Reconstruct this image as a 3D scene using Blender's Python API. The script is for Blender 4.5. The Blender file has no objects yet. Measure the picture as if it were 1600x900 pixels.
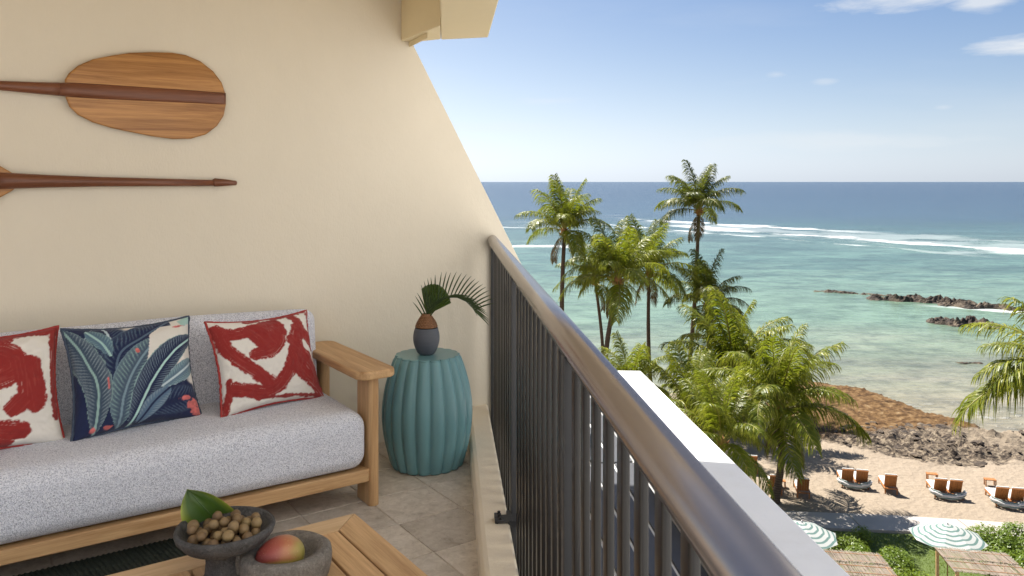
import bpy, bmesh, math, random
import numpy as np
from mathutils import Vector, Matrix, noise as mnoise
R = math.radians
rng = random.Random(7)
S = bpy.context.scene
COL = S.collection

# ------------------------------------------------------------------ camera
cam = bpy.data.cameras.new('camera'); camo = bpy.data.objects.new('camera', cam); COL.objects.link(camo)
CAMZ = 1.42
camo.location = (0, 0, CAMZ); camo.rotation_euler = (R(90), 0, 0)
cam.sensor_width = 36; cam.lens = 28.0; cam.shift_y = -166/1600
cam.clip_start = .05; cam.clip_end = 120000
cam.dof.use_dof = True; cam.dof.focus_distance = 3.6; cam.dof.aperture_fstop = 14
S.camera = camo
# ------------------------------------------------------------------ sky and sun
SUN_AZ, SUN_EL = -35.0, 57.0          # degrees from +Y towards +X, and above the horizon
SKY_STRENGTH = .047
W = bpy.data.worlds.new('World'); S.world = W; W.use_nodes = True
# ------------------------------------------------------------------ exposure
S.view_settings.view_transform = 'Standard'; S.view_settings.look = 'None'
S.view_settings.exposure = 1.3; S.view_settings.gamma = 1; S.view_settings.use_curve_mapping = False
S.cycles.use_denoising = True
S.cycles.max_bounces = 8; S.cycles.diffuse_bounces = 5; S.cycles.transparent_max_bounces = 8
S.cycles.sample_clamp_indirect = 6
S.cycles.caustics_reflective = False; S.cycles.caustics_refractive = False

class NT:
    """tiny node-tree helper"""
    def __init__(s, tree): s.t = tree; s.n = tree.nodes; s.l = tree.links
    def node(s, typ, ins=None, **kw):
        nd = s.n.new(typ)
        for k, v in kw.items(): setattr(nd, k, v)
        for k, v in (ins or {}).items():
            sock = nd.inputs[k]
            if isinstance(v, bpy.types.NodeSocket): s.l.new(v, sock)
            else: sock.default_value = v
        return nd
    def math(s, op, a, b=None, c=None, clamp=False):
        nd = s.n.new('ShaderNodeMath'); nd.operation = op; nd.use_clamp = clamp
        for i, v in enumerate((a, b, c)):
            if v is None: continue
            if isinstance(v, bpy.types.NodeSocket): s.l.new(v, nd.inputs[i])
            else: nd.inputs[i].default_value = v
        return nd.outputs[0]
    def vmath(s, op, a, b=None):
        nd = s.n.new('ShaderNodeVectorMath'); nd.operation = op
        for i, v in enumerate((a, b)):
            if v is None: continue
            if isinstance(v, bpy.types.NodeSocket): s.l.new(v, nd.inputs[i])
            else: nd.inputs[i].default_value = v
        return nd.outputs[0]
    def noise(s, vec, scale, detail=4, rough=.55, out=0, dist=0.):
        nd = s.node('ShaderNodeTexNoise', {'Scale': scale, 'Detail': detail, 'Roughness': rough, 'Distortion': dist})
        if vec is not None: s.l.new(vec, nd.inputs['Vector'])
        return nd.outputs[out]
    def mapv(s, vec, scale=(1, 1, 1), loc=(0, 0, 0), rot=(0, 0, 0)):
        return s.node('ShaderNodeMapping', {'Vector': vec, 'Scale': scale, 'Location': loc, 'Rotation': rot}).outputs[0]
    def ramp(s, fac, stops, interp='LINEAR'):
        nd = s.n.new('ShaderNodeValToRGB'); cr = nd.color_ramp; cr.interpolation = interp
        while len(cr.elements) < len(stops): cr.elements.new(.5)
        while len(cr.elements) > len(stops): cr.elements.remove(cr.elements[-1])
        for e, (p, c) in zip(cr.elements, stops):
            e.position = p; e.color = (*c, 1) if len(c) == 3 else c
        s.l.new(fac, nd.inputs[0]); return nd.outputs[0]
    def ramp1(s, fac, lo, hi, a=0., b=1.):
        nd = s.node('ShaderNodeMapRange', {'Value': fac, 'From Min': lo, 'From Max': hi, 'To Min': a, 'To Max': b}); return nd.outputs[0]
    def mix(s, fac, a, b, blend='MIX'):
        nd = s.n.new('ShaderNodeMix'); nd.data_type = 'RGBA'; nd.blend_type = blend
        for i, v in ((0, fac), (6, a), (7, b)):
            if isinstance(v, bpy.types.NodeSocket): s.l.new(v, nd.inputs[i])
            elif i: nd.inputs[i].default_value = (*v, 1) if len(v) == 3 else v
            else: nd.inputs[i].default_value = v
        return nd.outputs[2]
    def bump(s, h, strength=.3, dist=.01, normal=None):
        nd = s.node('ShaderNodeBump', {'Height': h, 'Strength': strength, 'Distance': dist})
        if normal is not None: s.l.new(normal, nd.inputs['Normal'])
        return nd.outputs[0]

def sun_dir():
    a, e = R(SUN_AZ), R(SUN_EL)
    return Vector((math.sin(a)*math.cos(e), math.cos(a)*math.cos(e), math.sin(e)))
def build_world():
    w = NT(W.node_tree); w.n.clear()
    tc = w.node('ShaderNodeTexCoord').outputs['Generated']
    sky = w.node('ShaderNodeTexSky', sky_type='NISHITA', sun_disc=False, sun_elevation=R(SUN_EL), sun_rotation=R(SUN_AZ),
                 altitude=10, air_density=.9, dust_density=1.1, ozone_density=3.5)
    sp = w.node('ShaderNodeSeparateXYZ', {0: tc})
    az = w.math('ARCTAN2', sp.outputs[0], sp.outputs[1]); el = w.math('ARCSINE', sp.outputs[2])
    cmb = w.node('ShaderNodeCombineXYZ', {0: w.math('MULTIPLY', az, 1.0), 1: w.math('MULTIPLY', el, 4.5)}).outputs[0]
    n1 = w.noise(cmb, 9, 7, .62, dist=.3)
    n2 = w.noise(w.mapv(cmb, loc=(3.1, 1.7, 0)), 3.2, 5, .55)
    tot = None
    def patch(a0, e0, wa, we, amp):
        dx = w.math('DIVIDE', w.math('SUBTRACT', az, R(a0)), R(wa)); dy = w.math('DIVIDE', w.math('SUBTRACT', el, R(e0)), R(we))
        r = w.math('SQRT', w.math('ADD', w.math('MULTIPLY', dx, dx), w.math('MULTIPLY', dy, dy)))
        m = w.math('SUBTRACT', 1., r, clamp=True)
        v = w.math('ADD', m, w.math('MULTIPLY', w.math('SUBTRACT', n1, .5), 1.5))
        v = w.math('MULTIPLY', w.ramp1(v, .3, .85), w.ramp1(m, 0, .18))
        return w.math('MULTIPLY', v, amp)
    for args in ((26.5, 11.8, 7.0, 1.3, .95), (30.6, 11.0, 3.0, 1.1, .7), (33.4, 8.3, 5.0, .9, .9), (18.4, 7.3, 1.2, .4, .3), (21.5, 6.7, 1.1, .35, .28), (28.4, 4.7, 1.0, .3, .25),
                 (2.5, 5.8, 4.5, .5, .2), (22, 2.7, 15, 1.1, .3), (-2, 3.9, 9, .8, .2), (42, 5, 9, .9, .5), (55, 14, 14, 2, .6), (-34, 10, 10, 1.3, .4)):
        p = patch(*args); tot = p if tot is None else w.math('MAXIMUM', tot, p)
    thin = w.math('MULTIPLY', w.ramp1(n2, .52, .8), .12)
    tot = w.math('MAXIMUM', tot, thin)
    tinted = w.mix(1., sky.outputs[0], (.84, .95, 1.08), 'MULTIPLY')
    lum = w.node('ShaderNodeRGBToBW', {0: tinted}).outputs[0]       # sea haze: the lowest air loses its colour
    low = w.math('ADD', 1., w.math('MULTIPLY', w.math('POWER', 2.718, w.math('MULTIPLY', w.math('MAXIMUM', el, 0.), -45.)), .55))
    lum = w.math('MULTIPLY', lum, low)
    haze = w.node('ShaderNodeCombineColor', {0: w.math('MULTIPLY', lum, 1.60), 1: w.math('MULTIPLY', lum, 1.74), 2: w.math('MULTIPLY', lum, 1.93)}).outputs[0]
    cz = w.math('MAXIMUM', w.math('COSINE', w.math('SUBTRACT', az, R(SUN_AZ))), 0.)       # thicker glow on the sun's side
    rate = w.math('ADD', -10.5, w.math('MULTIPLY', w.math('MULTIPLY', cz, cz), 8.5))
    hf = w.math('MULTIPLY', w.math('POWER', 2.718, w.math('MULTIPLY', w.math('MAXIMUM', el, 0.), rate)), .85)
    tinted = w.mix(hf, tinted, haze)
    col = w.mix(w.math('MINIMUM', tot, 1.), tinted, (7.6, 7.8, 8.0))
    bg = w.node('ShaderNodeBackground', {'Color': col, 'Strength': SKY_STRENGTH})
    out = w.node('ShaderNodeOutputWorld', {0: bg.outputs[0]})
build_world()
sl = bpy.data.lights.new('sun', 'SUN'); sl.energy = 5.0; sl.angle = R(.53); sl.color = (1, .955, .88)
slo = bpy.data.objects.new('sun', sl); COL.objects.link(slo)
slo.rotation_euler = sun_dir().to_track_quat('Z', 'Y').to_euler(); slo.location = (-30, 30, 40)

# ------------------------------------------------------------------ mesh helpers
class MB:
    """collects geometry; build() links it as ONE mesh object"""
    def __init__(s): s.v = []; s.f = []; s.mi = []; s.cur = 0; s.sm = []; s.smooth = False
    def add(s, vs, fs):
        o = len(s.v); s.v += [tuple(x) for x in vs]
        for f in fs: s.f.append(tuple(i+o for i in f)); s.mi.append(s.cur); s.sm.append(s.smooth)
    def box(s, lo, hi, m=None):
        (a, b, c), (d, e, f) = lo, hi
        vs = [(a,b,c),(d,b,c),(d,e,c),(a,e,c),(a,b,f),(d,b,f),(d,e,f),(a,e,f)]
        if m is not None: vs = [m @ Vector(v) for v in vs]
        s.add(vs, [(0,3,2,1),(4,5,6,7),(0,1,5,4),(1,2,6,5),(2,3,7,6),(3,0,4,7)])
    def prism(s, poly, z0, z1, fn=None):
        n = len(poly); fn = fn or (lambda p, z: (p[0], p[1], z))
        vs = [fn(p, z0) for p in poly]+[fn(p, z1) for p in poly]
        s.add(vs, [tuple(range(n))[::-1], tuple(range(n, 2*n))]+[(i, (i+1) % n, n+(i+1) % n, n+i) for i in range(n)])
    def tube(s, pts, rad, k=8, cap=True, flat=1.0):
        pts = [Vector(p) for p in pts]; n = len(pts)
        rad = rad if hasattr(rad, '__len__') else [rad]*n
        up = None; rings = []
        for i, p in enumerate(pts):
            t = (pts[min(i+1, n-1)]-pts[max(i-1, 0)]).normalized()
            if up is None:
                up = Vector((0, 0, 1)) if abs(t.z) < .9 else Vector((1, 0, 0))
            a = t.cross(up).normalized(); b = a.cross(t).normalized(); up = b
            rings.append([p+(a*math.cos(q)*(flat[i] if hasattr(flat, '__len__') else flat)+b*math.sin(q))*rad[i] for q in (2*math.pi*j/k for j in range(k))])
        o = 0; vs = [v for r in rings for v in r]; fs = []
        for i in range(n-1):
            for j in range(k): fs.append((i*k+j, i*k+(j+1) % k, (i+1)*k+(j+1) % k, (i+1)*k+j))
        if cap: fs.append(tuple(range(k))[::-1]); fs.append(tuple((n-1)*k+j for j in range(k)))
        s.add(vs, fs)
    def lathe(s, prof, k=32, c=(0, 0, 0), mod=None, cap0=True, cap1=True):
        vs = []; fs = []; n = len(prof)
        for i, (r, z) in enumerate(prof):
            for j in range(k):
                q = 2*math.pi*j/k; rr = r*(mod(q, i/(n-1)) if mod else 1)
                vs.append((c[0]+rr*math.cos(q), c[1]+rr*math.sin(q), c[2]+z))
        for i in range(n-1):
            for j in range(k): fs.append((i*k+j, i*k+(j+1) % k, (i+1)*k+(j+1) % k, (i+1)*k+j))
        if cap0: fs.append(tuple(range(k))[::-1])
        if cap1: fs.append(tuple((n-1)*k+j for j in range(k)))
        s.add(vs, fs)
    def mesh(s, name, mats, bevel=0, seg=2, smooth=False, subsurf=0):
        me = bpy.data.meshes.new(name); me.from_pydata(s.v, [], s.f); me.validate()
        mats = mats if isinstance(mats, (list, tuple)) else [mats]
        for m in mats: me.materials.append(m)
        if len(me.polygons) == len(s.mi):
            me.polygons.foreach_set('material_index', s.mi)
            me.polygons.foreach_set('use_smooth', [bool(x or smooth) for x in s.sm])
        if bevel:
            bm = bmesh.new(); bm.from_mesh(me); bmesh.ops.remove_doubles(bm, verts=bm.verts, dist=1e-5)
            es = [e for e in bm.edges if len(e.link_faces) == 2 and e.calc_face_angle(0) > .5]
            bmesh.ops.bevel(bm, geom=es, offset=bevel, segments=seg, profile=.5, affect='EDGES', clamp_overlap=True)
            for f in bm.faces: f.smooth = smooth
            bm.to_mesh(me); bm.free()
        return me
    def build(s, name, mats, parent=None, **kw):
        return link(name, s.mesh(name, mats, **kw), parent)

def link(name, me, parent=None, loc=None, rz=None):
    o = bpy.data.objects.new(name, me); COL.objects.link(o); o.parent = parent
    if loc is not None: o.location = loc
    if rz is not None: o.rotation_euler = (0, 0, rz)
    return o
def tag(o, label=None, cat=None, group=None, kind=None):
    if label: o['label'] = label
    if cat: o['category'] = cat
    if group: o['group'] = group
    if kind: o['kind'] = kind
    return o
def thing(name, label, cat, loc=(0, 0, 0), rz=0, group=None):
    o = link(name, None, None, loc, rz); o.empty_display_size = .1
    return tag(o, label, cat, group)
def grid_mesh(name, nx, ny, fn, mat, smooth=True):
    """fn(i/nx, j/ny) -> xyz"""
    vs = [fn(i/nx, j/ny) for j in range(ny+1) for i in range(nx+1)]
    fs = [(j*(nx+1)+i, j*(nx+1)+i+1, (j+1)*(nx+1)+i+1, (j+1)*(nx+1)+i) for j in range(ny) for i in range(nx)]
    me = bpy.data.meshes.new(name); me.from_pydata(vs, [], fs); me.materials.append(mat)
    me.polygons.foreach_set('use_smooth', [smooth]*len(fs)); return me

# frames: the side wall (u along the wall, v out of it into the balcony), the railing (off = outwards, s = along)
TH = R(55.5); DU = Vector((math.sin(TH), math.cos(TH), 0)); NV = Vector((math.cos(TH), -math.sin(TH), 0)); W0 = Vector((-.1175, 4.75, 0))
WRZ = math.atan2(DU.y, DU.x)
def wp(u, v, z=0): return W0+DU*u+NV*v+Vector((0, 0, z))
RD = Vector((-.0817, .9967, 0)); RP = Vector((.9967, .0817, 0)); RRZ = math.atan2(RP.y, RP.x)
def rp(off, s, z=0): return RP*off+RD*s+Vector((0, 0, z))

# ------------------------------------------------------------------ materials
MATS = {}
def mat(name):
    m = bpy.data.materials.new(name); m.use_nodes = True; t = NT(m.node_tree)
    b = t.n['Principled BSDF']; MATS[name] = m
    return m, t, b
def setb(t, b, **kw):
    for k, v in kw.items():
        k = {'color': 'Base Color', 'rough': 'Roughness', 'metal': 'Metallic', 'spec': 'Specular IOR Level', 'normal': 'Normal', 'sheen': 'Sheen Weight', 'coat': 'Coat Weight'}.get(k, k)
        if isinstance(v, bpy.types.NodeSocket): t.l.new(v, b.inputs[k])
        else: b.inputs[k].default_value = (*v, 1) if isinstance(v, tuple) and len(v) == 3 else v
def objc(t): return t.node('ShaderNodeTexCoord').outputs['Object']
def posc(t): return t.node('ShaderNodeNewGeometry').outputs['Position']

def m_plain(name, c, rough=.6, var=.12, scale=12, bump=.0, metal=0, spec=.5, bscale=60, bdist=.003):
    m, t, b = mat(name); v = objc(t)
    n = t.noise(v, scale, 5); col = t.mix(n, tuple(x*(1-var) for x in c), tuple(min(1, x*(1+var)) for x in c))
    setb(t, b, color=col, rough=rough, metal=metal, spec=spec)
    if bump: setb(t, b, normal=t.bump(t.noise(v, bscale, 4), bump, bdist))
    return m
def m_stucco(name, c, stain=0.):
    m, t, b = mat(name); v = posc(t)
    big = t.noise(v, 1.3, 4); mid = t.noise(t.mapv(v, (9, 9, 5)), 1, 5, .65)
    fac = t.math('ADD', t.math('MULTIPLY', big, .6), t.math('MULTIPLY', mid, .4))
    setb(t, b, color=t.mix(fac, tuple(x*.93 for x in c), tuple(min(1, x*1.05) for x in c)), rough=.9, spec=.2)
    if stain:
        sn = t.noise(v, 3.5, 6, .7); sp_ = t.noise(v, 60, 3, .6)
        src = b.inputs['Base Color'].links[0].from_socket
        setb(t, b, color=t.mix(t.math('ADD', t.math('MULTIPLY', t.ramp1(sn, .52, .72), stain), t.math('MULTIPLY', t.ramp1(sp_, .70, .74), stain*1.5)), src, (.45, .41, .35)))
    h = t.math('ADD', t.noise(t.mapv(v, (1, 1, .35)), 150, 3, .6), t.math('MULTIPLY', t.noise(v, 26, 3), 1.3))
    setb(t, b, normal=t.bump(h, .26, .004))
    return m
def m_wood(name, dark, light, axis=0, rough=.5, scale=1.0, lines=26):
    m, t, b = mat(name); v = objc(t)
    oi = t.node('ShaderNodeObjectInfo').outputs['Random']
    sc = [lines*scale]*3; sc[axis] = 1.6*scale
    off = t.node('ShaderNodeCombineXYZ', {0: t.math('MULTIPLY', oi, 13.), 1: t.math('MULTIPLY', oi, 7.), 2: t.math('MULTIPLY', oi, 5.)}).outputs[0]
    v2 = t.vmath('ADD', t.mapv(v, tuple(sc)), off)
    g = t.noise(v2, 1.0, 6, .62, dist=.6)
    sc2 = [lines*9*scale]*3; sc2[axis] = 9*scale
    fine = t.noise(t.mapv(v, tuple(sc2)), 1.0, 3, .6)
    fac = t.math('ADD', t.math('MULTIPLY', t.ramp1(g, .30, .70), .68), t.math('MULTIPLY', t.ramp1(fine, .25, .75), .32))
    col = t.mix(fac, dark, light)
    tint = t.ramp1(oi, 0, 1, .88, 1.08)
    col = t.mix(1., col, t.node('ShaderNodeCombineColor', {0: tint, 1: tint, 2: tint}).outputs[0], 'MULTIPLY')
    setb(t, b, color=col, rough=rough, spec=.35, normal=t.bump(fac, .25, .002))
    return m
def m_boucle(name):
    m, t, b = mat(name); v = objc(t)
    vor = t.node('ShaderNodeTexVoronoi', {'Vector': v, 'Scale': 400., 'Randomness': 1.})
    n2 = t.noise(v, 260, 2, .7); big = t.noise(v, 3, 3)
    f = t.math('ADD', t.math('MULTIPLY', t.node('ShaderNodeSeparateColor', {0: vor.outputs['Color']}).outputs[0], .65), t.math('MULTIPLY', n2, .45))
    col = t.ramp(f, [(.18, (.24, .25, .31)), (.4, (.56, .58, .66)), (.62, (.76, .78, .86)), (.85, (.90, .91, .95))])
    col = t.mix(t.ramp1(big, .3, .7, 0, .1), col, (.62, .62, .68))
    h = t.math('ADD', vor.outputs['Distance'], t.math('MULTIPLY', n2, .6))
    setb(t, b, color=col, rough=.95, spec=.1, sheen=.15, normal=t.bump(h, .7, .003))
    return m
def m_print(name):
    m, t, b = mat(name)
    a = t.node('ShaderNodeAttribute', attribute_name='print').outputs['Color']; v = objc(t)
    w1 = t.node('ShaderNodeTexWave', {'Vector': v, 'Scale': 170., 'Distortion': 1.5}, bands_direction='X').outputs[1]
    w2 = t.node('ShaderNodeTexWave', {'Vector': v, 'Scale': 170., 'Distortion': 1.5}, bands_direction='Z').outputs[1]
    n = t.noise(v, 9, 4)
    wv = t.math('MAXIMUM', w1, w2)
    col = t.mix(t.math('MULTIPLY', wv, .12), a, (.02, .02, .02))
    setb(t, b, color=col, rough=.85, spec=.15, sheen=.1, normal=t.bump(t.math('ADD', wv, t.math('MULTIPLY', n, 2.5)), .35, .003))
    return m
def m_leaf(name, c1, c2, tip, trans=.4, rough=.42, scale=.8):
    m, t, b = mat(name); v = objc(t); oi = t.node('ShaderNodeObjectInfo').outputs['Random']
    at = t.node('ShaderNodeAttribute', attribute_name='tint'); 
    n = t.noise(v, scale, 3)
    f = t.math('ADD', t.math('MULTIPLY', n, .5), t.math('MULTIPLY', oi, .5))
    col = t.mix(f, c1, c2); col = t.mix(at.outputs['Fac'], col, tip)
    setb(t, b, color=col, rough=rough, spec=.45)
    tr = t.node('ShaderNodeBsdfTranslucent', {'Color': t.mix(.3, col, (.34, .40, .02))})
    mx = t.node('ShaderNodeMixShader', {0: trans, 1: b.outputs[0], 2: tr.outputs[0]})
    t.l.new(mx.outputs[0], t.n['Material Output'].inputs[0])
    return m
M_WALL = m_stucco('cream_stucco', (.70, .635, .52))
M_SOFFIT = m_stucco('soffit_stucco', (.76, .66, .45))
M_KERB = m_stucco('tan_stucco', (.82, .72, .56))
M_WHITE = m_stucco('white_paint', (.80, .80, .80), .12)
M_TEAK = m_wood('teak', (.33, .17, .065), (.74, .485, .25))
M_TEAKY = m_wood('teak_y', (.33, .17, .065), (.74, .485, .25), axis=1)
M_TEAKZ = m_wood('teak_z', (.33, .17, .065), (.74, .485, .25), axis=2)
M_TEAKP = m_wood('teak_pale', (.48, .30, .15), (.78, .56, .33))
M_KOA = m_wood('koa_blade', (.17, .060, .014), (.56, .285, .095), rough=.28, lines=44, scale=.9)
M_KOAD = m_wood('koa_dark', (.10, .034, .016), (.26, .10, .05), rough=.3, lines=40)
M_BOUCLE = m_boucle('boucle_fabric'); M_PRINT = m_print('printed_linen')

# ================================================================== SETTING
SEA = -15.85; SAND = -15.0
def shoreY(x):
    pts = [(-80, 58), (0, 62), (20, 66), (25, 68.5), (29, 66), (30.5, 59.5), (33, 55.5), (38, 53.5), (60, 50), (140, 44)]
    if x <= pts[0][0]: return pts[0][1]
    for (a, b), (c, e) in zip(pts, pts[1:]):
        if x <= c: return b+(e-b)*(x-a)/(c-a)
    return pts[-1][1]
def rockness(x, y):
    sh = shoreY(x)
    k = mnoise.noise(Vector((x*.13, y*.13, 3.3)))*2.2
    inner = 50.5 if x < 20 else (50.2-(x-20)*.93 if x < 24.2 else max(43.8, 46.3-(x-24.2)*.28))       # where the sand begins
    left = min(1., max(0., (x-17.5)/3))
    return max(0., min(1., (y-inner+k)/2.0))*left
def groundz(x, y):
    sh = shoreY(x); d = sh-y
    z = SAND-max(0., min(1., (18-d)/18.))**1.4*.85
    if d < 0: z -= min(1.6, -d*.10)
    z += mnoise.noise(Vector((x*.22, y*.22, 0)))*.10+mnoise.noise(Vector((x*.9, y*.9, 5)))*.03
    r = rockness(x, y)
    if r > 0:
        n1 = mnoise.noise(Vector((x*.35, y*.55, 1))); n2 = mnoise.noise(Vector((x*1.1, y*1.5, 2))); n3 = mnoise.noise(Vector((x*2.6, y*3.4, 9)))
        n4 = mnoise.noise(Vector((x*6, y*7, 4)))
        rid = 1-abs(n2)*1.8
        h = .10+.30*n1+.34*n2*abs(n2)*2+.26*n3+.12*n4
        shelf = 1/(1+math.exp(-(y-53.5-(x-26)*.3)*1.4))*(1 if x < 32 else max(0, 1-(x-32)/2))   # the brown tidal shelf
        hs = .12+.10*n1+.12*n3+.06*n4
        fade = max(0., min(1., (d+2.0)/2.6))
        base = SEA+.14+.02*(d)
        z = z*(1-r)+r*((1-shelf)*(max(z, SEA+.02)+max(-.12, h*1.15))+shelf*(base+hs*1.2))
        if d < .8: z = z*fade+(SEA-.5)*(1-fade)
    return z
def m_ground():
    m, t, b = mat('beach'); v = posc(t)
    at = t.node('ShaderNodeAttribute', attribute_name='rock').outputs['Fac']
    sh = t.node('ShaderNodeAttribute', attribute_name='shelf').outputs['Fac']
    ht = t.node('ShaderNodeAttribute', attribute_name='high').outputs['Fac']
    n1 = t.noise(v, .5, 5); n2 = t.noise(v, 6, 4); n3 = t.noise(v, 1.7, 6, .65); n4 = t.noise(t.mapv(v, (1, 1.8, 1)), 3.2, 6, .7)
    sand = t.mix(n1, (.255, .203, .15), (.305, .248, .188)); sand = t.mix(t.ramp1(n2, .45, .7, 0, .4), sand, (.19, .148, .105))
    lava = t.ramp(n4, [(.30, (.014, .012, .011)), (.43, (.032, .025, .021)), (.52, (.12, .092, .066)), (.63, (.26, .21, .15))])
    shelf = t.ramp(n3, [(.3, (.022, .012, .006)), (.45, (.085, .046, .019)), (.58, (.15, .088, .038)), (.74, (.25, .18, .10))])
    rock = t.mix(sh, lava, shelf)
    rock = t.mix(t.math('MULTIPLY', t.ramp1(ht, .30, .72, .9, 0), t.ramp1(sh, 0., .5, 1., .0)), rock, (.23, .185, .135))
    f = t.ramp1(t.math('ADD', at, t.math('MULTIPLY', t.math('SUBTRACT', n3, .5), 1.6)), .3, .55)
    col = t.mix(f, sand, rock)
    fp = t.node('ShaderNodeTexVoronoi', {'Vector': v, 'Scale': 2.6}).outputs['Distance']
    h = t.math('ADD', t.math('MULTIPLY', n2, .7), t.math('MULTIPLY', fp, .8)); h = t.math('ADD', h, t.math('MULTIPLY', t.noise(v, 16, 3), .4))
    setb(t, b, color=col, rough=.95, spec=.15, normal=t.bump(h, .8, .10))
    return m
M_GROUND = m_ground()
def attr(me, name, vals):
    a = me.attributes.new(name, 'FLOAT', 'POINT'); a.data.foreach_set('value', vals)
def make_ground():
    X0, X1, Y0, Y1 = -60., 90., 18., 76.
    # one sheet: fine inside the view, coarse outside
    xs = [-30000, -3000, -400, -120]+[X0+i*2 for i in range(int((12-X0)/2))]+[12+i*.2 for i in range(int((52-12)/.2))]+[52+i*2 for i in range(20)]+[200, 900, 5000, 30000]
    ys = [-30000, -2000, -200, -30]+[Y0-8+i*1. for i in range(28)]+[38+i*.2 for i in range(int((71-38)/.2))]+[71+i*1.5 for i in range(5)]+[90]
    vs = []; rk = []; sf = []; hi = []
    for y in ys:
        for x in xs:
            if x < X0-5 or x > X1+5 or y < 5: z = SAND
            else: z = groundz(x, y)
            vs.append((x, y, z)); r = rockness(x, y) if 12 < x < 90 and y > 40 else 0.
            rk.append(r); sf.append(max(0., min(1., (y-53.2-(x-26)*.3)/1.6+.5))*(1 if x < 32 else max(0, 1-(x-32)/2)))
            hi.append(max(0., min(1., (z-SEA)/1.2)) if z > SEA else 0.)
    nx = len(xs)
    fs = [(j*nx+i, j*nx+i+1, (j+1)*nx+i+1, (j+1)*nx+i) for j in range(len(ys)-1) for i in range(nx-1)]
    me = bpy.data.meshes.new('beach_ground'); me.from_pydata(vs, [], fs); me.materials.append(M_GROUND)
    me.polygons.foreach_set('use_smooth', [True]*len(fs))
    attr(me, 'rock', rk); attr(me, 'shelf', sf); attr(me, 'high', hi)
    tag(link('beach_ground', me), kind='structure')
make_ground()

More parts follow.
